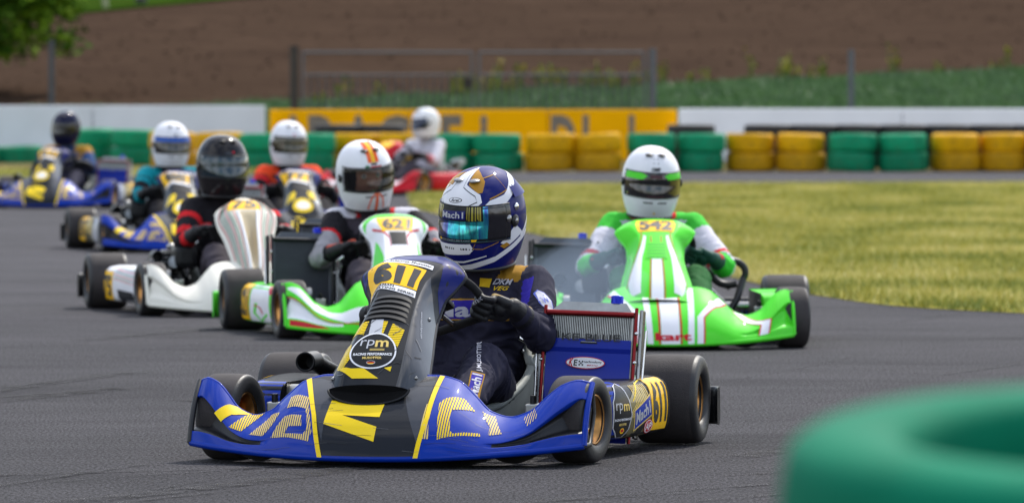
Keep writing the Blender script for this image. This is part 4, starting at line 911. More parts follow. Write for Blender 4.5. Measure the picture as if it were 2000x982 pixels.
            decal(mb, f, disc2d(24), SILV, OUTN, .0034, quad=plateq(q, (.40, .115, .58, .225)), du=.06, dv=.03); decal(mb, f, poly([plateq(q, (.412 + .156 * i / 8, .17, .9, .9))[0] for i in range(9)] + [plateq(q, (.49 + .078 * math.cos(a), .17 + .045 * math.sin(a), 1, 1))[0] for a in lin(0, math.pi, 9)][1:-1]), BLACK, OUTN, .0038, du=.06, dv=.03)
            decal(mb, f, rect2d(), FLAGR, OUTN, .004, quad=plateq(q, (.412, .157, .568, .183)), du=.06, dv=.03)
            decal(mb, f, poly([plateq(q, (.49 + .07 * math.cos(a), .155 + .03 * math.sin(a), 1, 1))[0] for a in lin(math.pi, 2 * math.pi, 9)]), ORNGY, OUTN, .0038, du=.06, dv=.03)
            num(mb, f, [(.66, .52), (.74, .36), (.78, .37), (.70, .53)], 'www.mach1-kart.com', SILV, bold=0)
        else:
            decal(mb, f, poly([(-.7, .50), (.5, .42), (.46, .56), (-.62, .66)]), BLACK, OUTN, .0016, du=.08, dv=.03)
        return mb
    return g
PO = lambda p: (1, -.3, .2)
def team_pod(number, full=True):
    def g(mb, sg):
        f = pod_s
        decal(mb, f, poly([(0, .03), (.5, .03), (.42, .98), (0, .98)]), BLUEP, PO, .0007, du=.04, dv=.08)
        for k in range(9):
            a = .44 + k * .018; decal(mb, f, ribbon([(a, .40), (a + .10, .62), (a + .06, .85)], .008), GLDP, PO, .0014, du=.04, dv=.08)
        decal(mb, f, poly([(.42, .03), (.66, .03), (.72, .5), (.60, .9), (.40, .6)]), mat('olive_paint', (96, 88, 34), rough=.35, coat=.6), PO, .0010, du=.04, dv=.08)
        decal(mb, f, poly([(.52, .03), (.58, .03), (.68, .45), (.60, .45)]), BLACK, PO, .0013, du=.04, dv=.08)
        decal(mb, f, ribbon([(.5, .66), (.58, .86), (.70, .93)], .012), YEL, PO, .0016, du=.04, dv=.06)
        q = [(.70, .14), (.885, .14), (.895, .93), (.68, .93)]
        decal(mb, f, rect2d(), ORNGY, PO, .0018, quad=q, du=.03, dv=.06)
        for x in (.02, .98): decal(mb, f, rect2d(), BLACK, PO, .0021, quad=plateq(q, (x - .012, .0, x + .012, 1)), du=.03, dv=.06)
        qq = plateq(q, (.10, .14, .90, .92)) if sg > 0 else plateq(q, (.90, .14, .10, .92))
        num(mb, f, qq, number, DARK, PO, .0026, .03, .05, .05)
        h = [(.335, .10), (.280, .26), (.282, .68), (.335, .86), (.395, .90), (.455, .68), (.478, .46), (.452, .22), (.400, .10)]
        if full and sg > 0:
            decal(mb, f, poly(h), BLACK, PO, .0018, du=.03, dv=.06); decal(mb, f, ribbon(h + [h[0], h[1]], .010), SILV, PO, .0022, du=.03, dv=.06)
            num(mb, f, [(.305, .50), (.375, .50), (.375, .66), (.305, .66)], 'rp', SILV, PO, .0024, .03, .05, 0); num(mb, f, [(.385, .53), (.450, .53), (.450, .64), (.385, .64)], 'm', GLDP, PO, .0024, .03, .05, .02)
            num(mb, f, [(.292, .375), (.466, .375), (.466, .415), (.292, .415)], 'RACING PERFORMANCE', WHITE, PO, .0024, .03, .05, .03); num(mb, f, [(.34, .29), (.42, .29), (.42, .33), (.34, .33)], 'MUSOTTER', GLDP, PO, .0024, .03, .05, .03)
            decal(mb, f, disc2d(20), ORNGY, PO, .0024, quad=[(.355, .16), (.400, .16), (.400, .25), (.355, .25)], du=.03, dv=.06); decal(mb, f, disc2d(20), REDP, PO, .0028, quad=[(.362, .185), (.393, .185), (.393, .235), (.362, .235)], du=.03, dv=.06)
            q2 = [(.515, .16), (.700, .40), (.690, .74), (.505, .52)]
            decal(mb, f, rect2d(), GLDP, PO, .0018, quad=q2, du=.03, dv=.06); decal(mb, f, rect2d(), BLUEP, PO, .0021, quad=plateq(q2, (.04, .07, .96, .93)), du=.03, dv=.06)
            num(mb, f, plateq(q2, (.10, .22, .90, .80)), 'Mach1', SILV, PO, .0026, .03, .05, .03)
            decal(mb, f, disc2d(24), REDP, PO, .0022, quad=[(.625, .10), (.715, .10), (.715, .34), (.625, .34)], du=.03, dv=.06); decal(mb, f, disc2d(24, .88), WHITE, PO, .0026, quad=[(.630, .115), (.710, .115), (.710, .325), (.630, .325)], du=.03, dv=.06)
            num(mb, f, [(.642, .16), (.70, .16), (.70, .28), (.642, .28)], 'AP', WHITE, PO, .0026, .03, .05, .02)
        else:
            decal(mb, f, poly(h), SILV, PO, .0018, du=.03, dv=.06)
        return mb
    return g
def green_nose(mb):
    f = nose_s
    for a, b in ((-.045, .045),):
        decal(mb, f, poly([(a, .0), (b, .0), (b, .99), (a, .99)]), WHITE, OUTN, .0010, du=.03, dv=.08)
    for x in (-.052, .052): decal(mb, f, ribbon([(x, 0), (x, .98)], .009), REDP, OUTN, .0014, du=.03, dv=.08)
    for x in (-.098, .098): decal(mb, f, ribbon([(x, 0), (x * 1.15, .98)], .030), WHITE, OUTN, .0012, du=.03, dv=.08)
    for sg in (-1, 1):
        P = [(sg * .145, 0), (sg * .15, .42), (sg * .24, .78), (sg * .27, .99)]
        decal(mb, f, ribbon(P, .034), WHITE, OUTN, .0012, du=.02, dv=.06); decal(mb, f, ribbon([(x + sg * .018, y) for x, y in P], .008), REDP, OUTN, .0016, du=.02, dv=.06)
        P = [(sg * .34, .99), (sg * .40, .66), (sg * .475, .45), (sg * .46, .12)]
        decal(mb, f, ribbon(P, .05), WHITE, OUTN, .0012, du=.02, dv=.05); decal(mb, f, ribbon([(x + sg * .026, y) for x, y in P], .007), REDP, OUTN, .0016, du=.02, dv=.05); decal(mb, f, ribbon([(x - sg * .026, y) for x, y in P], .007), REDP, OUTN, .0016, du=.02, dv=.05)
    num(mb, f, [(-.075, .05), (.10, .05), (.10, .17), (-.075, .17)], 'kart', REDP, off=.002)
    return mb
def green_hood(mb):
    f = hood_s
    decal(mb, f, poly([(-.16, .02), (.16, .02), (.14, .60), (-.14, .60)]), WHITE, OUTN, .0010, du=.08, dv=.03)
    for x in (-.19, .19): decal(mb, f, ribbon([(x, .02), (x * .9, .70)], .030), REDP, OUTN, .0014, du=.08, dv=.03)
    for sg in (-1, 1):
        decal(mb, f, poly([(sg * .42, .10), (sg * .66, .06), (sg * .78, .25), (sg * .62, .50), (sg * .40, .72), (sg * .33, .70), (sg * .46, .45)]), WHITE, OUTN, .0010, du=.08, dv=.03)
        decal(mb, f, ribbon([(sg * .80, .16), (sg * .72, .42), (sg * .42, .78)], .02), REDP, OUTN, .0014, du=.08, dv=.03)
    decal(mb, f, poly([(-.34, .43), (.34, .43), (.30, .62), (-.30, .62)]), GREENP, OUTN, .0022, du=.08, dv=.03)
    for v in (.45, .485, .52, .555, .59): decal(mb, f, ribbon([(-.30, v), (.30, v)], .008), DGREEN, OUTN, .0026, du=.08, dv=.03)
    q = [(-.50, .76), (.50, .76), (.46, .95), (-.46, .95)]
    decal(mb, f, rect2d(), ORNGY, OUTN, .0016, quad=q, du=.08, dv=.03); num(mb, f, plateq(q, (.08, .08, .94, .86)), '542')
    return mb
def green_pod(mb, sg):
    decal(mb, pod_s, poly([(.70, .10), (.96, .10), (.96, .95), (.70, .95)]), ORNGY, PO, .0014, du=.04, dv=.08)
    num(mb, pod_s, [(.95, .15), (.71, .15), (.71, .85), (.95, .85)] if sg < 0 else [(.72, .15), (.94, .15), (.94, .85), (.72, .85)], '542' if sg > 0 else '542', DARK, PO, .002, .03, .05)
    decal(mb, pod_s, ribbon([(.1, .3), (.4, .8), (.66, .9)], .08), WHITE, PO, .0014, du=.04, dv=.08); return mb
def wg_nose(mb):
    f = nose_s
    for sg in (-1, 1):
        decal(mb, f, poly([(sg * .60, .86), (sg * .54, .93), (sg * .46, .86), (sg * .36, .60), (sg * .22, .42), (sg * .20, .18), (sg * .34, .24), (sg * .44, .55), (sg * .52, .62), (sg * .59, .78)]), WHITE, OUTN, .0012, du=.02, dv=.05)
        decal(mb, f, ribbon([(sg * .60, .62), (sg * .50, .50), (sg * .40, .30), (sg * .28, .16)], .016), REDP, OUTN, .0016, du=.02, dv=.05)
        decal(mb, f, poly([(sg * .60, .13), (sg * .60, .0), (sg * .38, .0), (sg * .46, .13)]), REDP, OUTN, .0012, du=.02, dv=.05)
    decal(mb, f, poly([(-.10, 0), (.10, 0), (.14, .98), (-.14, .98)]), WHITE, OUTN, .001, du=.03, dv=.08)
    return mb
def wg_hood(mb):
    f = hood_s
    decal(mb, f, poly([(-1, .88), (-.5, .90), (.5, .90), (1, .88), (.9, .999), (-.9, .999)]), GREENP, OUTN, .0010, du=.08, dv=.02)
    for sg in (-1, 1):
        decal(mb, f, poly([(sg * .55, .1), (sg * 1, .1), (sg * 1, .60), (sg * .86, .70), (sg * .6, .4)]), GREENP, OUTN, .0010, du=.08, dv=.03)
        decal(mb, f, ribbon([(sg * .34, .50), (sg * .36, .62), (sg * .62, .72), (sg * .78, .80)], .03), REDP, OUTN, .0014, du=.05, dv=.02)
    decal(mb, f, poly([(-.30, .52), (.30, .52), (.34, .68), (-.34, .68)]), BLACK, OUTN, .0016, du=.08, dv=.03)
    q = [(-.58, .70), (.58, .70), (.52, .88), (-.52, .88)]
    decal(mb, f, rect2d(), ORNGY, OUTN, .0018, quad=q, du=.08, dv=.02); num(mb, f, plateq(q, (.10, .10, .92, .86)), '621')
    return mb
def wg_pod(mb, sg):
    f = pod_s
    decal(mb, f, poly([(.30, .1), (.72, .1), (.70, .9), (.34, .9)]), WHITE, PO, .0012, du=.04, dv=.08); decal(mb, f, ribbon([(.36, .3), (.5, .12), (.62, .3), (.58, .55)], .05), GREENP, PO, .0016, du=.03, dv=.06)
    decal(mb, f, ribbon([(.45, .3), (.5, .45), (.62, .5)], .03), REDP, PO, .002, du=.03, dv=.06); decal(mb, f, ribbon([(.40, .92), (.30, .75)], .05), REDP, PO, .002, du=.03, dv=.06)
    q = [(.73, .12), (.95, .12), (.95, .92), (.73, .92)]; decal(mb, f, rect2d(), ORNGY, PO, .0018, quad=q, du=.03, dv=.06)
    num(mb, f, plateq(q, (.1, .1, .9, .9)) if sg > 0 else plateq(q, (.9, .1, .1, .9)), '621', DARK, PO, .0024, .03, .05); return mb
HW75 = [(0, .075), (.12, .088), (.35, .110), (.55, .130), (.72, .155), (.80, .158), (.88, .130), (.95, .09), (1, .05)]
def tall_hood(mb):
    f = lambda u, v: hood_s(u, v, HW75)
    gg = paint('faded_green_line', (80, 122, 102)); rr = paint('faded_red_line', (186, 96, 98))
    for sg in (-1, 1):
        for k in range(7):
            u = .40 + k * .08
            decal(mb, f, ribbon([(sg * (u + .05), .02), (sg * u, .45), (sg * (u + .02), .62), (sg * min(.96, u + .05), .80), (sg * (u * .7), .95)], .040), gg if k % 3 else rr, OUTN, .0012, du=.06, dv=.03)
    q = [(-.62, .76), (.42, .76), (.40, .92), (-.50, .92)]
    decal(mb, f, rect2d(), ORNGY, OUTN, .0018, quad=q, du=.06, dv=.02); num(mb, f, plateq(q, (.10, .08, .92, .86)), '75')
    ch = lambda u, w: tuple(Vector(f(u * (.26 + .05 * w), .06 + .68 * w)) + Vector((0, .8, -.6)) * (.045 * (1 - u * u) * math.sin(math.pi * min(1, w * 1.05)) - .002))
    mb.grid(ch, lin(-1, 1, 13), lin(0, 1, 20), paint('cream_white', (188, 172, 142)))
    for sg in (-1, 1): mb.tube([Vector(f(sg * (.26 + .05 * w), .06 + .68 * w)) + Vector((0, -.003, .003)) for w in lin(0, 1, 16)], .006, WHITE, 8)
    return mb
def plain(mb, *a): return mb
def line_pod(mb, sg):
    for k in range(6): decal(mb, pod_s, ribbon([(.1, .50 + k * .07), (.5, .62 + k * .05), (.7, .66 + k * .05)], .016), paint('faded_green_line', (80, 122, 102)) if k % 2 else REDP, PO, .0014, du=.04, dv=.06)
    decal(mb, pod_s, poly([(.25, .05), (.6, .05), (.62, .4), (.3, .35)]), CHAR, PO, .0014, du=.04, dv=.08)
    q = [(.72, .10), (.95, .10), (.95, .80), (.72, .80)]; decal(mb, pod_s, rect2d(), ORNGY, PO, .0018, quad=q, du=.03, dv=.06)
    num(mb, pod_s, plateq(q, (.9, .1, .1, .9)) if sg < 0 else plateq(q, (.1, .1, .9, .9)), '75', DARK, PO, .0024, .03, .05); return mb
def red_nose(mb):
    f = nose_s
    for sg in (-1, 1): decal(mb, f, poly([(sg * .20, .2), (sg * .36, .4), (sg * .5, .8), (sg * .40, .95), (sg * .26, .8)]), WHITE, OUTN, .0012, du=.02, dv=.06)
    return mb
def red_hood(mb):
    q = [(-.5, .72), (.5, .72), (.46, .92), (-.46, .92)]; decal(mb, hood_s, rect2d(), ORNGY, OUTN, .0016, quad=q, du=.08, dv=.03)
    decal(mb, hood_s, poly([(-.5, .1), (.5, .1), (.3, .5), (-.3, .5)]), WHITE, OUTN, .0012, du=.08, dv=.03); return mb
# ---------------------------------------------------------------- drivers
SKIN = mat('skin', (196, 140, 116), rough=.55, var=.06)
VIS_DARK = mat('dark_visor', (14, 15, 18), rough=.08, coat=1, var=.02, coatr=.02)
def iridium():
    m = bpy.data.materials.new('iridium_visor'); m.use_nodes = True; n = m.node_tree.nodes; l = m.node_tree.links; b = n['Principled BSDF']
    b.inputs['Roughness'].default_value = .12; b.inputs['Metallic'].default_value = .75; b.inputs['Coat Weight'].default_value = 1
    t = n.new('ShaderNodeTexCoord'); mp = n.new('ShaderNodeMapping'); mp.inputs['Scale'].default_value = (1, 1, .02)
    x = n.new('ShaderNodeTexNoise'); x.inputs['Scale'].default_value = 26; x.inputs['Detail'].default_value = 3
    sx = n.new('ShaderNodeSeparateXYZ'); a = n.new('ShaderNodeMath'); a.operation = 'MULTIPLY_ADD'; a.inputs[1].default_value = 3.4; a.inputs[2].default_value = -.08
    ad = n.new('ShaderNodeMath'); ad.operation = 'ADD'; c = n.new('ShaderNodeValToRGB'); e = c.color_ramp.elements
    e[0].position = .1; e[0].color = (*srgb((18, 26, 96)), 1); e[1].position = .95; e[1].color = (*srgb((20, 24, 70)), 1)
    for p, k in ((.30, (16, 60, 150)), (.42, (30, 190, 196)), (.52, (14, 110, 130)), (.60, (60, 214, 210)), (.72, (18, 70, 170))):
        q = e.new(p); q.color = (*srgb(k), 1)
    l.new(t.outputs['Object'], mp.inputs[0]); l.new(mp.outputs[0], x.inputs['Vector']); l.new(t.outputs['Object'], sx.inputs[0])
    l.new(sx.outputs['X'], a.inputs[0]); l.new(x.outputs['Fac'], ad.inputs[0]); l.new(a.outputs[0], ad.inputs[1]); l.new(ad.outputs[0], c.inputs[0]); l.new(c.outputs[0], b.inputs['Base Color'])
    return m
VIS_IR = iridium()
VIS_CLEAR = mat('smoked_clear_visor', (20, 22, 24), rough=.04, coat=1, var=.02); VIS_CLEAR.node_tree.nodes['Principled BSDF'].inputs['Alpha'].default_value = .45
VIS_GOLD = mat('bronze_visor', (52, 46, 26), rough=.1, metal=.5, coat=1); VIS_BLUE = mat('blue_tint_visor', (20, 36, 70), rough=.08, metal=.4, coat=1)
VIS_TEAL = mat('teal_tint_visor', (12, 40, 52), rough=.08, metal=.4, coat=1)
NAVYS = cloth('navy_suit', (46, 45, 62)); BLACKS = cloth('black_suit', (30, 28, 33)); WHITES = cloth('white_suit', (205, 203, 212)); REDS = cloth('red_suit', (206, 34, 40))
ORNS = cloth('orange_suit', (232, 74, 36)); TEALS = cloth('teal_suit', (14, 142, 156)); GREEND = cloth('deep_green_suit', (34, 96, 44)); GREENS = cloth('green_suit', (64, 190, 58)); GOLDS = cloth('gold_suit', (172, 128, 44)); GREYS = cloth('grey_suit', (150, 148, 152))
VIOS = cloth('violet_suit', (58, 48, 160)); BLUES = cloth('blue_suit', (52, 76, 120)); CHARS = cloth('charcoal_suit', (66, 60, 68)); PINKS = cloth('pink_suit', (205, 120, 130))
GLB = mat('black_glove', (20, 20, 24), rough=.6, var=.2, bump=.0006, bs=200); GLT = mat('tan_glove', (150, 124, 66), rough=.75, bump=.0006, bs=200); GLR = mat('red_glove', (150, 30, 36), rough=.7)
GLO = mat('orange_glove', (196, 72, 36), rough=.7); GLG = mat('dark_green_glove', (22, 74, 60), rough=.7)

def helmet_mb(base, deco=None, port=DARK):
    mb = MB(); az = lin(-math.pi, math.pi, 129)[:-1]; es = sorted(lin(-1, 1, 57) + [.985, .995])
    inport = lambda a, e: abs((a + math.pi) % (2 * math.pi) - math.pi) < 1.18 and -.34 < e < .20
    mb.grid(helmet_s, az, es, base, close_u=True, skip=inport)
    mb.grid(lambda a, e: tuple(Vector(helmet_s(a, e)) * .93), az, [e for e in es if e < .5], DARK, close_u=True, skip=inport)
    ring = [helmet_s(a, -1) for a in lin(-math.pi, math.pi, 60)[:-1]]; mb.tube([(p[0] * .985, p[1] * .985, p[2]) for p in ring], .007, DARK, 8, closed=True)
    rim_ = [helmet_s(a, .20) for a in lin(-1.18, 1.18, 30)] + [helmet_s(1.18, e) for e in lin(.20, -.34, 10)] + [helmet_s(a, -.34) for a in lin(1.18, -1.18, 30)] + [helmet_s(-1.18, e) for e in lin(-.34, .20, 10)]
    mb.tube(rim_, .004, port, 6, closed=True)
    for sg in (-1, 1):
        p = helmet_s(sg * 1.42, -.02); mb.ball((p[0] * 1.02, p[1], p[2]), .020, port, (.35, 1, 1), 14); mb.ball((p[0] * 1.06, p[1], p[2]), .009, STEEL, (.4, 1, 1), 10)
    O = lambda p: p
    for a in (-.26, .26): decal(mb, helmet_s, poly([(a - .17, -.53), (a + .17, -.53), (a + .17, -.49), (a - .17, -.49)]), DARK, O, .001, du=.08, dv=.05)
    for a in (-.35, .35):   # crown vents
        p = helmet_s(a, .62); mb.ball(p, .015, STEEL if port is DARK and deco is main_deco else port, (1.2, 1.4, .45), 12)
    if deco: deco(mb)
    return mb
def visor_mb(m, deco=None, top=None):
    mb = MB(); A = lin(-1.30, 1.30, 56); E = lin(-.37, .235, 16)
    mb.grid(visor_s, A, E, m); O = lambda p: p
    mb.grid(lambda a, e: tuple(Vector(visor_s(a, e)) * .985), A, E, m) if m is not VIS_CLEAR else None
    for e in (-.37, .235): mb.tube([visor_s(a, e) for a in A], .0022, DARK, 6)
    if top: decal(mb, visor_s, poly([(-1.3, .09), (1.3, .09), (1.3, .23), (-1.3, .23)]), top, O, .0006, du=.07, dv=.05)
    if deco: deco(mb)
    return mb
HO = lambda p: p
def hd(mb, pts, m, off=.0010, f=helmet_s): decal(mb, f, poly(pts), m, HO, off, du=.07, dv=.05); return mb
def main_deco(mb):
    H = lambda k: D('helmet.' + k)
    hd(mb, [(-.78, .20), (-1.02, .34), (-.85, .50), (-.5239, .5141), (-.4389, .7811), (-.2, .97), (.2, .97), (.16, .75), (.10, .55), (.56, .39), (.60, .28), (.45, .215), (-.5, .205)], WHITE)
    decal(mb, helmet_s, ribbon([(-.60, .23), (-.85, .31), (-.44, .44), (-.28, .66)], .014), CHAR, HO, .0014, du=.07, dv=.05)
    decal(mb, helmet_s, ribbon([(.22, .225), (.48, .29), (.42, .37), (.02, .50), (.04, .80)], .014), CHAR, HO, .0014, du=.07, dv=.05)
    hd(mb, [(-1.15, .36), (-.95, .36), (-.55, .52), (-.50, .80), (-.9, .72), (-1.2, .52)], GOLDP); hd(mb, [(.20, .93), (.55, .80), (.72, .60), (.62, .42), (.50, .41), (.16, .55)], GOLDP)
    decal(mb, helmet_s, ribbon([(.40, .88), (.62, .66), (1.15, .72), (1.35, .42), (.80, .32)], .020), GOLDP, HO, .0012, du=.07, dv=.05)
    hd(mb, [(.62, .215), (.80, .30), (1.22, .36), (1.80, .62), (2.5, .72), (2.5, .66), (1.9, .50), (1.45, .32), (1.15, .215)], WHITE)
    hd(mb, [(-1.30, -.42), (-.62, -.43), (.34, -.40), (.42, -.52), (.30, -.62), (-.6, -.68), (-1.2, -.64)], WHITE)
    hd(mb, [(1.45, -.10), (1.75, -.30), (1.25, -.52), (1.05, -.43)], WHITE); hd(mb, [(2.1, -.02), (2.2, -.10), (1.75, -.40), (1.65, -.36)], WHITE)
    hd(mb, [(-.9, -.98), (-.3, -.93), (.3, -.84), (.93, -.70), (1.62, -.40), (2.3, -.18), (2.3, -.30), (1.7, -.50), (.9, -.82), (.27, -.96), (-.9, -1.0)], WHITE)
    hd(mb, [(-.4, -.80), (.1, -.78), (.7, -.66), (.72, -.68), (.1, -.82), (-.4, -.84)], WHITE)
    hd(mb, D('helmet.gold_c'), GOLDP, .0014); decal(mb, helmet_s, ribbon([(.46, -.40), (.40, -.50), (.62, -.52), (1.0, -.40)], .016), GOLDP, HO, .0012, du=.07, dv=.05)
    q = [(-.345, .258), (.085, .276), (.065, .352), (-.39, .330)]
    decal(mb, helmet_s, disc2d(30), DARK, HO, .0014, quad=q, du=.07, dv=.05); decal(mb, helmet_s, disc2d(30), WHITE, HO, .0018, quad=plateq(q, (.06, .10, .94, .90)), du=.07, dv=.05)
    decal(mb, helmet_s, text2d('Arai', .03, .35), DARK, HO, .0022, quad=plateq(q, (.16, .24, .84, .78)), du=.07, dv=.05)
    p = Vector(helmet_s(1.25, .03)); mb.ball(p * 1.02, .013, STEEL, (.5, 1, 1), 12); p = Vector(helmet_s(1.52, .16)); mb.ball(p * 1.01, .012, CHROME, (.5, 1, 1), 12)
    sp = [helmet_s(a, .50) for a in lin(1.5, 2 * math.pi - 1.5, 24)]; sp2 = [helmet_s(a, .30) for a in lin(1.5, 2 * math.pi - 1.5, 24)]
    V = []; n = len(sp)
    for k, w in enumerate((0, .5, 1)):
        for a, b in zip(sp, sp2): q_ = Vector(a) * (1 - w) + Vector(b) * w; V.append(q_ + Vector((q_.x, q_.y, 0)).normalized() * (0.001 if k == 0 else .005 if k == 1 else .008))
    mb.add(V, [(k * n + i, k * n + i + 1, (k + 1) * n + i + 1, (k + 1) * n + i) for k in range(2) for i in range(n - 1)], NAVYP)
def main_visor(mb):
    decal(mb, visor_s, poly([(-1.3, .035), (.62, .035), (.62, .23), (-1.3, .23)]), BLACK, HO, .0008, du=.07, dv=.05)
    rr = random.Random(3); a = -1.25
    while a < .60:
        w = rr.uniform(.012, .05)
        if not -.53 < a < .20: decal(mb, visor_s, poly([(a, rr.uniform(.04, .08)), (a + w, .04), (a + w, .225), (a, .225)]), mat('olive_yellow', (150, 138, 30), rough=.3, coat=.8), HO, .0012, du=.07, dv=.05)
        a += w + rr.uniform(.015, .04)
    q = [(-.53, .045), (.20, .060), (.20, .175), (-.53, .155)]
    decal(mb, visor_s, rect2d(), NAVYP, HO, .0014, quad=q, du=.07, dv=.05); decal(mb, visor_s, text2d('Mach1', .02), SILV, HO, .0019, quad=plateq(q, (.05, .14, .94, .86)), du=.07, dv=.05)
    decal(mb, visor_s, poly([(-1.3, -.345), (1.3, -.345), (1.3, -.30), (-1.3, -.30)]), BLACK, HO, .0008, du=.07, dv=.05)
    decal(mb, visor_s, text2d('www.mach1-kart.com', 0), SILV, HO, .0013, quad=[(-.5, -.338), (.35, -.338), (.35, -.312), (-.5, -.312)], du=.07, dv=.05)
    hd(mb, [(-.60, -.35), (-.5, -.35), (-.52, -.31), (-.58, -.31)], ORNGY, .0014, visor_s); hd(mb, [(.38, -.35), (.48, -.35), (.5, -.31), (.37, -.31)], ORNGY, .0014, visor_s)
    decal(mb, visor_s, poly([(.74, -.30), (1.3, -.30), (1.3, .23), (.74, .23)]), mat('smoked_edge', (16, 17, 26), rough=.15, coat=1), HO, .0006, du=.07, dv=.05)
def stripe_deco(mb):
    sf = lambda x, e: helmet_s(x / .129 / max(.04, math.cos(min(.97, max(0, e)) * math.pi / 2) ** .82), e)
    for a, b, m in ((-.026, -.008, ORANGEP), (-.007, .007, ORNGY), (.008, .026, ORANGEP)): decal(mb, sf, poly([(a, .335), (b, .335), (b, .93), (a, .93)]), m, HO, .0012, du=.008, dv=.04)
    decal(mb, helmet_s, rect2d(), CHAR, HO, .0012, quad=[(-.12, .285), (.12, .285), (.12, .325), (-.12, .325)])
    decal(mb, helmet_s, disc2d(16), DGREEN, HO, .0012, quad=[(-.36, .225), (-.18, .225), (-.18, .285), (-.36, .285)]); decal(mb, helmet_s, rect2d(), REDP, HO, .0012, quad=[(-.15, .225), (.30, .225), (.30, .265), (-.15, .265)])
    hd(mb, [(-.05, -.40), (.05, -.40), (.06, -.96), (-.06, -.96)], ORANGEP)
    for s in (-1, 1): decal(mb, helmet_s, ribbon([(s * .06, -.40), (s * .22, -.56), (s * .34, -.92)], .05), ORANGEP, HO, .0012, du=.07, dv=.05)
def green_deco(mb):
    for x in (-.09, .09):
        for e in (.42, .52, .62): decal(mb, helmet_s, disc2d(12), GREYP, HO, .0012, quad=[(x - .03, e - .012), (x + .03, e - .012), (x + .03, e + .012), (x - .03, e + .012)])
    decal(mb, helmet_s, text2d('OMP', .05), CHAR, HO, .0014, quad=[(-.17, .255), (.17, .255), (.17, .335), (-.17, .335)])
    decal(mb, helmet_s, disc2d(12), ORNGY, HO, .0014, quad=[(-.04, -.86), (.04, -.86), (.04, -.80), (-.04, -.80)])
def black_deco(mb):
    decal(mb, helmet_s, rect2d(), GREYP, HO, .0014, quad=[(-.22, .27), (.10, .27), (.10, .32), (-.22, .32)]); decal(mb, helmet_s, disc2d(12), REDP, HO, .0014, quad=[(.10, .29), (.2, .29), (.2, .35), (.10, .35)])
def small_deco(m):
    def g(mb): decal(mb, helmet_s, disc2d(12), m, HO, .0014, quad=[(-.08, .27), (.08, .27), (.08, .34), (-.08, .34)])
    return g
def green_top(mb):
    hd(mb, [(-1.2, .10), (-.45, .10), (-.3, .17), (-.5, .22), (-1.2, .22)], GREENP, .001, visor_s); hd(mb, [(1.2, .10), (.45, .10), (.3, .17), (.5, .22), (1.2, .22)], GREENP, .001, visor_s)
    hd(mb, [(-.22, .13), (.22, .13), (.22, .19), (-.22, .19)], mat('maroon', (70, 20, 34)), .001, visor_s); hd(mb, [(-.3, -.34), (.3, -.34), (.3, -.31), (-.3, -.31)], mat('maroon', (70, 20, 34)), .001, visor_s)

def glove_mb(side, ang, gm, gp, elbow):
    """hand closed round the wheel rim at angle ang; returns mesh builder, wrist point"""
    a = R(ang); rr = .150; x, u = rr * math.cos(a), rr * math.sin(a); u = min(u, .104); c = WC + WX * x + WU * u
    Rr = (WX * math.cos(a) + WU * math.sin(a)).normalized(); T = (-WX * math.sin(a) + WU * math.cos(a)); T = T if T.dot(WU) > 0 or abs(T.dot(WU)) < .2 and side > 0 else -T
    if T.dot(WU) < -.2: T = -T
    N = (elbow - c); N = (N - T * N.dot(T) * .6).normalized(); T = (T - N * T.dot(N)).normalized(); Rn = T.cross(N); Rr = Rn if Rn.dot(Rr) > 0 else -Rn; mb = MB(); P = lambda r, n, t: c + Rr * r + N * n + T * t
    wr = P(.030, .088, -.010); lens = (1, 1.10, 1.04, .84)
    for i, t in enumerate((.036, .012, -.012, -.035)):
        pts = []; rad = []; tot = 215 * lens[i]
        for k in range(9):
            ph = math.radians(62 - tot * k / 8); ro = .0255 + (.004 if k in (2, 5) else 0); pts.append(P(ro * math.cos(ph), ro * math.sin(ph) * .95, t * (1 - .05 * k / 8))); rad.append(.0112 - .0022 * k / 8 + (.0008 if k in (0, 2, 5) else 0))
        for q in range(8): mb.tube([pts[q], pts[q + 1]], [rad[q], rad[q + 1]], GLB, 10)
        for q in range(9): mb.ball(pts[q], rad[q], GLB, n=10)
        mb.tube([pts[0], P(.030, .060, t * .75), wr], [.0125, .017, .021], GLB, 12)
    mb.ball(P(.024, .046, 0), .024, GLB, (1, 1, 1), 14); mb.ball(P(.024, .050, .022), .019, GLB, n=12); mb.ball(P(.024, .050, -.022), .018, GLB, n=12)
    th = [P(.018, .066, .020), P(.002, .048, .044), P(-.020, .026, .040), P(-.030, .004, .026)]
    for q in range(3): mb.tube([th[q], th[q + 1]], [(.017, .0135, .0115)[q], (.0135, .0115, .0095)[q]], GLB, 10)
    for q, r_ in enumerate((.017, .0135, .0115, .0095)): mb.ball(th[q], r_, GLB, n=10)
    d = (elbow - wr).normalized(); mb.ball(wr, .030, GLB, n=14); mb.tube([wr, wr + d * .035, wr + d * .070], [.029, .034, .041], GLB, 18)
    return mb, wr, (c, Rr, T, N)

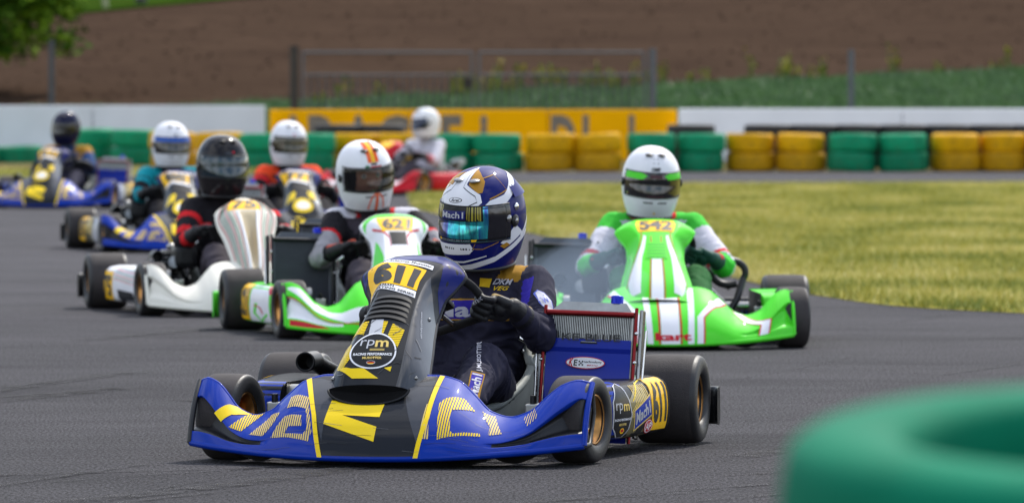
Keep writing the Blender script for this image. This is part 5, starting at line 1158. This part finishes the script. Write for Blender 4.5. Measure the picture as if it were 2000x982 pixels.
def person(cfg, loc, yaw, roll=0):
    root = empty('person', loc); root.rotation_euler = (Matrix.Rotation(R(-yaw), 4, 'Z') @ Matrix.Rotation(R(-roll), 4, 'Y')).to_euler()
    tag(root, cfg['label'], 'person', 'kart drivers at the wheel')
    lx = cfg.get('lean', 0); H = Vector(cfg.get('head', (lx, .77, .722))); hr = cfg.get('hrot', (0, 5, 0)); k = cfg.get('voxel', .009)
    RM = (Matrix.Rotation(R(hr[0]), 4, 'Z') @ Matrix.Rotation(R(hr[1]), 4, 'X') @ Matrix.Rotation(R(hr[2]), 4, 'Y'))
    sh = {s: Vector((lx * .75 + s * .175, .81 - s * cfg.get('twist', 0), .50)) for s in (-1, 1)}
    el = {s: Vector(cfg.get('elbow', {}).get(s, (lx * .3 + s * .265, .62, .34))) for s in (-1, 1)}
    ha = cfg.get('hands', {1: 4, -1: 176}); gl = {}
    for s in (-1, 1): gl[s] = glove_mb(s, ha[s], None, None, el[s])
    segs = []; mb = MB(); m0 = cfg['suit'](('torso', 0, 0, Vector()))
    def cap(name, side, a, b, ra, rb, n=16):
        a, b = Vector(a), Vector(b); segs.append((name, side, a, b)); mb.tube([a, b], [ra, rb], m0, n); mb.ball(a, ra, m0, n=n); mb.ball(b, rb, m0, n=n)
    ch = Vector((lx * .6, .845, .42)); pv = Vector((0, .79, .165))
    cap('torso', 0, pv, (lx * .3, .85, .29), .125, .120)
    for s in (-1, 1):
        cap('torso', s, (s * .07, .80, .165), (lx * .35 + s * .055, .85, .30), .105, .105); cap('torso', s, (lx * .35 + s * .055, .85, .30), ch + Vector((s * .075, -.01, .01)), .105, .112)
        cap('shoulder', s, ch + Vector((s * .04, 0, .07)), sh[s], .075, .066); cap('upper_arm', s, sh[s], el[s], .064, .054); cap('forearm', s, el[s], gl[s][1] + (el[s] - gl[s][1]).normalized() * .045, .052, .036)
        kn = Vector(cfg.get('knee', {}).get(s, (s * .155, .36, .275))); hp = Vector((s * .095, .76, .15)); an = Vector((s * .15, .03, .115))
        cap('thigh', s, hp, kn, .088, .070); cap('shin', s, kn, an, .070, .044)
    nk = Vector((lx * .85, .80, .56)); cap('neck', 0, ch + Vector((0, 0, .08)), nk, .070, .062); cap('neck', 0, nk, H + Vector((0, .01, -.06)), .060, .062)
    segs.append(('head', 0, H, H + Vector((0, 0, .01))))
    mb.ball(H, .088, m0, (1, 1.08, 1.12), 22, RM.to_3x3())
    nose = H + RM.to_3x3() @ Vector((0, -.098, -.022)); mb.ball(nose, .016, m0, (1, 1, 1.4), 12)
    for s in (-1, 1): mb.ball(H + RM.to_3x3() @ Vector((s * .034, -.080, .004)), .016, m0, n=10)
    V, N, F = remeshed(mb, k, 7 if k > .007 else 9)
    VA = np.array([v[:] for v in V]); A = np.array([s[2][:] for s in segs]); B = np.array([s[3][:] for s in segs])
    AB = B - A; L2 = (AB ** 2).sum(1)
    def nearest(P):
        t = np.clip(((P[:, None, :] - A[None]) * AB[None]).sum(2) / L2[None], 0, 1); d = np.linalg.norm(P[:, None, :] - (A[None] + t[..., None] * AB[None]), axis=2)
        hd_ = np.linalg.norm(P - np.array(H[:])[None], axis=1); i = d.argmin(1); return i, t[np.arange(len(P)), i]
    si, st = nearest(VA)
    for i, v in enumerate(V):                     # cloth folds
        nm, sd = segs[si[i]][0], segs[si[i]][1]
        if nm in ('head',): continue
        t = st[i]; a, b = segs[si[i]][2], segs[si[i]][3]; ax = (b - a).normalized(); along = (v - a).dot(ax)
        w = {'upper_arm': .4 + .9 * t ** 2, 'forearm': 1.2 * (1 - t) ** 1.5 + .35, 'thigh': .3 + abs(t - .0) ** 3 * .7 + (1 - t) ** 3, 'shin': .8, 'torso': .8, 'shoulder': .4, 'neck': .2}[nm]
        q = v - ax * along; c = noise.noise(Vector((along * 30 + 4 * noise.noise(v * 9), q.x * 9, q.z * 9)) + Vector((si[i] * 3.1, 0, 0))); r_ = 1 - abs(c) * 2.4
        V[i] = v + N[i] * ((.0078 if k < .007 else .0065) * w * (r_ - .45) + .004 * noise.noise(v * 14))
    FC = np.array([VA[list(f)].mean(0) for f in F]); fi, ft = nearest(FC); body = MB(); body.v = [tuple(v) for v in V]; body.f = F; body.sm = [True] * len(F)
    suit = cfg['suit']; rot3 = RM.to_3x3().inverted(); body.m = []
    for j in range(len(F)):
        sname, side = segs[fi[j]][:2]; c = Vector(FC[j])
        if (c - H).length < .125 and c.z > H.z - .09:
            lc = rot3 @ (c - H); m = SKIN if (lc.y < -.04 and -.075 < lc.z < .05 and abs(lc.x) < .062) else BLACKS
        else: m = suit((sname, side, ft[j], c))
        body.m.append(body.mi(m))
    if cfg.get('marks'):
        bvh = BVHTree.FromPolygons([Vector(v) for v in body.v], body.f); cfg['marks'](body, bvh)
    bo = body.build('body', root)
    ho = helmet_mb(cfg['hbase'], cfg.get('deco')).build('helmet', root); ho.matrix_local = Matrix.Translation(H) @ RM
    vo = visor_mb(cfg['visor'], cfg.get('vdeco'), cfg.get('vtop')).build('visor', ho)
    if cfg.get('face'):
        for s in (-1, 1):
            e = MB().ball((0, 0, 0), .012, mat('eye_white', (225, 220, 215), rough=.2, var=.02), n=14).ball((0, -.0085, 0), .006, mat('eye_iris', (60, 44, 32), rough=.2, var=.02), n=10).build('eye', bo); e.location = H + RM.to_3x3() @ Vector((s * .034, -.088, .006))
    for s in (-1, 1):
        g, wr, fr = gl[s]; GV, GN, GF = remeshed(g, cfg.get('gvox', .0045), 2); c, Rr, T, NN = fr; gmb = MB(); gmb.v = [tuple(v) for v in GV]; gmb.f = GF; gmb.sm = [True] * len(GF); gmb.m = []
        for f in GF:
            q = sum((GV[i] for i in f), Vector()) / len(f) - c; gmb.m.append(gmb.mi(cfg['glove'](q.dot(Rr), q.dot(T), q.dot(NN))))
        if cfg.get('gmark') and s == 1:
            bv = BVHTree.FromPolygons([Vector(v) for v in gmb.v], gmb.f); cfg['gmark'](gmb, bv, fr)
        gmb.build('glove', root)
        b = MB(); an = Vector((s * .15, .03, .115)); b.tube([an + Vector((0, .05, .07)), an + Vector((0, .02, .03)), an + Vector((0, .0, -.02)), an + Vector((0, -.035, -.028))], [.048, .045, .043, .038], cfg.get('boot', GLB), 16)
        b.tube([an + Vector((0, .02, -.045)), an + Vector((0, -.06, -.015)), an + Vector((0, -.12, .02)), an + Vector((0, -.15, .045))], [.034, .034, .033, .020], cfg.get('boot', GLB), 16); b.ball(an + Vector((0, .025, -.045)), .036, cfg.get('boot', GLB), n=14); b.build('boot', root)
    return root
# suit colouring: (segment, side, position along it, point) -> cloth
def suit_main(a):
    if a[0] == 'torso' and len(a) < 4 or a[1] == 0 and a[0] != 'torso' and a[0] != 'neck': return NAVYS
    nm, sd, t, c = a
    if nm == 'shoulder' and c.z > .532 - .02 * t: return GREYS if t < .30 else GOLDS if t < .9 else NAVYS
    if nm == 'upper_arm' and .12 < t < .80 and c.y < .675 + .16 * (1 - t) and c.z > .33: 
        u = (c.x * sd - .16)
        return VIOS if (abs(u - .055) < .017) else NAVYS
    if nm == 'thigh' and c.x * sd < .075 + .02 * t and t > .6 and c.z > .2: return GOLDS
    if nm == 'shin' and c.x * sd < .095: return GOLDS
    return NAVYS
def marks_main(mb, bvh):
    OUTY = lambda p: (0, -1, .2)
    pr = projector(bvh, (0, .2, .44), (1, 0, 0), (0, .15, 1), (0, 1, 0))
    dd = lambda shp, m, off, q: decal(mb, pr, shp, m, OUTY, off, quad=q, du=.012, dv=.012)
    q = [(-.10, -.045), (.155, -.045), (.165, .022), (-.10, .022)]
    dd(rect2d(), GOLDS, .003, q); dd(rect2d(), VIOS, .0038, plateq(q, (.02, .07, .98, .93))); dd(text2d('Mach1', .03), WHITES, .0048, plateq(q, (.06, .16, .94, .84)))
    dd(rect2d(), mat('patch_yellow', (224, 184, 20), rough=.8), .003, [(.055, .060), (.092, .056), (.095, .086), (.060, .090)])
    dd(text2d('DKM', .02, .3), WHITES, .003, [(.100, .066), (.162, .066), (.166, .084), (.103, .084)]); dd(text2d('VEG', .02, .3), mat('patch_yellow', (224, 184, 20)), .003, [(.105, .048), (.150, .048), (.153, .061), (.107, .061)])
    # left leg, seen from the front and outside
    d = Vector((-.225, .97, -.04)).normalized(); ex = Vector((.22, 0, .97)).normalized(); ey = Vector((-.97, 0, .22)).normalized(); pr2 = projector(bvh, Vector((.190, .20, .250)) - d * .5, ex, ey, d); OL = lambda p: -d
    q = [(-.075, -.012), (.005, -.012), (.005, .030), (-.075, .030)]
    g2 = lambda shp, m, off, q_: decal(mb, pr2, shp, m, OL, off, quad=q_, du=.012, dv=.012)
    g2(rect2d(), GOLDS, .003, q); g2(rect2d(), VIOS, .0036, plateq(q, (.05, .10, .95, .90))); g2(text2d('Mach1', .03), WHITES, .0046, plateq(q, (.10, .18, .92, .84)))
    g2(text2d('J.MUSOTTER', .02), WHITES, .003, [(.010, -.004), (.098, .014), (.094, .032), (.008, .014)])
    # sleeve badge
    d = Vector((-.75, .62, -.15)).normalized(); ex = Vector((.62, .78, 0)).normalized(); pr3 = projector(bvh, Vector((.262, .70, .455)) - d * .3, ex, (0, 0, 1), d); OB = lambda p: -d
    g3 = lambda shp, m, off, q_: decal(mb, pr3, shp, m, OB, off, quad=q_, du=.012, dv=.012)
    g3(disc2d(8), mat('badge_blue', (70, 90, 190)), .003, [(-.024, -.045), (.020, -.045), (.020, .038), (-.024, .038)]); g3(disc2d(8), WHITES, .0036, [(-.021, -.041), (.017, -.041), (.017, .034), (-.021, .034)])
    g3(text2d('W', .02), mat('badge_blue', (70, 90, 190)), .0044, [(-.014, -.010), (.010, -.010), (.010, .010), (-.014, .010)])
def gmark_main(mb, bv, fr):
    c, Rr, T, N = fr; d = (Vector((0, 1, -.15)) ).normalized(); ex = Vector((1, .2, .45)).normalized(); ey = ex.cross(d).normalized(); ey = ey if ey.z > 0 else -ey
    pr = projector(bv, c + Vector((-.005, -.3, .052)), ex, ey, d, .6); decal(mb, pr, text2d('unix', .02), WHITES, lambda p: (0, -1, 0), .002, quad=[(-.024, -.006), (.014, -.006), (.014, .008), (-.024, .008)], du=.008, dv=.008)
def suit_green(a):
    nm, sd, t, c = a
    if nm == 'shoulder' and c.z > .53: return REDS if .25 < t < .55 else WHITES if t < .25 else GREENS
    if nm == 'upper_arm': return GREENS if t < .25 else (REDS if .80 < t < .88 else WHITES)
    if nm == 'forearm': return REDS if t > .88 else GREENS
    if nm in ('thigh', 'shin'): return GREEND
    return WHITES
def suit_grey(a):
    nm, sd, t, c = a
    if nm == 'shoulder' and c.z > .52: return WHITES if t > .5 else REDS if t > .35 else BLACKS
    if nm == 'upper_arm': return BLACKS if t < .45 else (REDS if t < .52 else GREYS)
    if nm == 'forearm': return GREYS if t < .6 else BLACKS
    if nm == 'torso': return GREYS if abs(c.x) < .11 and c.z > .3 else BLACKS
    return CHARS
def suit_of(base, arm=None, sh=None, leg=None, cuff=None, body=None, band=None):
    def f(a):
        if len(a) < 4 or isinstance(a[3], Vector) is False: return base
        nm, sd, t, c = a
        if nm == 'shoulder' and sh and t > .35 and c.z > .50: return sh
        if nm == 'upper_arm':
            if t < .25 and sh: return sh
            if band and .30 < t < .46: return band
            if band and .72 < t < .90: return band
            return arm or base
        if nm == 'forearm': return (cuff if cuff and t > .4 else (arm or base))
        if nm in ('thigh', 'shin'): return leg or base
        if nm == 'torso': return body or base
        return base
    return f
def glv(a, b):
    return lambda r, t, n: (b if (n > .010 and r < .019 and abs(t) < .05) else a)
# ---------------------------------------------------------------- the race
def smoke():
    bm = bmesh.new(); bmesh.ops.create_icosphere(bm, subdivisions=3, radius=1)
    for v in bm.verts: v.co = Vector((v.co.x * .26, v.co.y * .5, v.co.z * .24)) * (1 + .25 * noise.noise(v.co * 2))
    m = bpy.data.materials.new('exhaust_haze'); m.use_nodes = True; n = m.node_tree.nodes; l = m.node_tree.links; n.clear(); o = n.new('ShaderNodeOutputMaterial'); p = n.new('ShaderNodeVolumePrincipled')
    p.inputs['Color'].default_value = (*srgb((190, 210, 235)), 1); p.inputs['Density'].default_value = .42; p.inputs['Anisotropy'].default_value = .2; l.new(p.outputs[0], o.inputs['Volume'])
    ob = MB().bm(bm, m).build('exhaust_smoke', loc=(.30, 25.4, .27)); return tag(ob, 'thin bluish exhaust smoke left of the green kart', 'smoke', kind='stuff')
smoke()
scuffed(BLUEP, (14, 24, 70), .66, .74); scuffed(CHAR, (78, 80, 84), .70, .78); scuffed(YEL, (150, 126, 30), .70, .80)
plainpod = lambda mb, sg: mb
BLUEK = lambda **k: dict(base=BLUEP, under=BLUEP, hbase=CHAR, pbase=BLACK, nose=team_nose(), curtain=paint('blue_blind', (26, 44, 150), rough=.45, coat=.3), **k)
cfgs = []
def entry(loc, yaw, roll, k, p):
    global WC
    WC = Vector((.0, .42, .455)) if k.get('mark') else Vector((.0, .44, .418))
    racing_kart(k, loc, yaw, roll); person(p, loc, yaw, roll)
entry((-.325, 18.43, 0), 13, .25, BLUEK(label='blue and charcoal racing kart number 611 leading the pack, yellow M on its nose', hood=team_hood('611'), pod=team_pod('611'), mark=1, steer=-9, wheelrot=-24, radx=.425, rb=BLACK),
      dict(label='person in a navy suit and white, gold and blue helmet steering kart 611', lean=.06, head=(.066, .77, .722), hrot=(-18, 9, 4), hbase=NAVYP, deco=main_deco, visor=VIS_IR, vdeco=main_visor, suit=suit_main, marks=marks_main, glove=glv(GLB, GLT), gmark=gmark_main, voxel=.0055, gvox=.0026, hands={1: -2, -1: 172}, elbow={1: (.285, .63, .35), -1: (-.24, .62, .35)}, knee={1: (.165, .36, .270), -1: (-.15, .36, .27)}))
entry((.665, 26.4, 0), -3, 0, dict(label='bright green racing kart number 542 with white and red stripes', base=GREENP, under=GREENP, rec=GREENP, deep=.4, hbase=GREENP, pbase=GREENP, nose=green_nose, hood=green_hood, pod=green_pod, rg=1, radx=-.41, hs=(1.06, 1, .895), ns=(.90, 1, 1), curtain=None, steer=5, hose=1, rb=DARK),
      dict(label='person in a green and white suit and white helmet driving the green kart', lean=.0, head=(-.01, .77, .706), hrot=(4, 8, 2), hbase=WHITE, deco=green_deco, visor=VIS_DARK, vdeco=green_top, glove=glv(GLG, GLG), hands={1: 12, -1: 168},
           elbow={1: (.30, .60, .33), -1: (-.30, .60, .33)}, suit=suit_green))
entry((-.46, 27.45, 0), -10, 0, dict(label='white and green racing kart number 621 with red edges, just behind the leading kart', base=GREENP, under=GREENP, rec=WHITE, deep=.3, hbase=WHITE, pbase=GREENP, nose=wg_nose, hood=wg_hood, pod=wg_pod, rg=-1, radx=.40, radrot=6, hs=(.95, 1, .895), ns=(.94, 1, 1), curtain=None, steer=4, rb=GREENP),
      dict(label='person in a white helmet with an orange stripe driving kart 621', lean=-.05, head=(-.085, .77, .722), hrot=(12, 10, -7), hbase=WHITE, deco=stripe_deco, visor=VIS_CLEAR, face=1, glove=glv(GLB, GLO), hands={1: 8, -1: 172},
           elbow={1: (.27, .60, .34), -1: (-.31, .60, .34)}, suit=suit_grey))
entry((-1.24, 30.15, 0), -12, 0, dict(label='white racing kart number 75 with a tall narrow lined fairing', base=paint('cream_kart_paint', (226, 222, 210)), under=paint('cream_kart_paint', (226, 222, 210)), rec=paint('cream_kart_paint', (226, 222, 210)), deep=.35, hbase=paint('cream_kart_paint', (226, 222, 210)), pbase=WHITE, nose=plain, hood=tall_hood, hw=HW75, scoop=False, cut=True, hs=(1, 1, .93), ns=(.94, 1, 1), pod=line_pod, rg=1, radx=.44, curtain=None, steer=3, rb=DARK),
      dict(label='person in black and red with a glossy black helmet driving the white kart', lean=-.04, head=(-.06, .77, .726), hrot=(8, 4, 0), hbase=paint('gloss_black_helmet', (34, 32, 34), rough=.2), deco=black_deco, visor=VIS_TEAL, glove=glv(GLB, GLR), hands={1: 6, -1: 176},
           suit=suit_of(BLACKS, BLACKS, BLACKS, CHARS, REDS, BLACKS, REDS)))
entry((-2.18, 41.5, 0), -11, 0, BLUEK(label='blue and yellow racing kart behind the white kart, driven by the person in teal', hs=(.97, 1, .90), hood=team_hood('85', False), pod=team_pod('85', False), steer=4),
      dict(label='person in a black and teal suit and a white helmet with a blue visor', lean=-.02, hrot=(6, 4, 0), hbase=WHITE, deco=small_deco(GREYP), visor=VIS_DARK, vtop=paint('visor_blue', (40, 90, 180)), glove=glv(GLB, GLB), suit=suit_of(BLACKS, BLACKS, TEALS, BLACKS, TEALS, BLACKS, TEALS)))
entry((-1.40, 42.3, 0), -11, 0, BLUEK(label='blue and yellow racing kart half hidden behind kart 621', hs=(.97, 1, .90), hood=team_hood('77', False), pod=team_pod('77', False), steer=4),
      dict(label='person in a black suit with orange shoulders and a white helmet with a bronze visor', lean=-.02, hrot=(8, 6, 0), hbase=WHITE, deco=small_deco(PINKS), visor=VIS_GOLD, glove=glv(GLB, GLR), suit=suit_of(BLACKS, BLACKS, ORNS, BLACKS, BLACKS, BLACKS, REDS)))
entry((-4.22, 56.2, 0), 8, 0, BLUEK(label='blue and yellow racing kart farthest left, in front of the grass strip', hs=(.97, 1, .90), hood=team_hood('64', False), pod=team_pod('64', False), steer=-4),
      dict(label='person in a blue suit and a dark blue helmet driving the farthest left kart', lean=-.02, head=(-.02, .77, .735), hrot=(-18, 8, 6), hbase=paint('dark_blue_helmet', (22, 24, 54), rough=.2), deco=small_deco(GREYP), visor=VIS_DARK, glove=glv(GLB, GLB), suit=suit_of(BLUES, BLUES, GOLDS, NAVYS, NAVYS, NAVYS)))
entry((-1.38, 62.9, 0), 35, 0, dict(label='red racing kart turning in front of the far tyre barrier', hs=(.95, 1, .90), norad=1, base=REDP, under=REDP, rec=REDP, deep=.4, hbase=REDP, pbase=REDP, nose=red_nose, hood=red_hood, pod=plainpod, curtain=None, steer=-6, rb=REDP),
      dict(label='person in a white and red suit and a white helmet, driving the red kart', lean=.04, head=(.06, .77, .735), hrot=(-28, 6, 0), hbase=WHITE, deco=small_deco(REDP), visor=VIS_BLUE, glove=glv(GLB, GLR), suit=suit_of(WHITES, WHITES, WHITES, CHARS, PINKS, WHITES)))
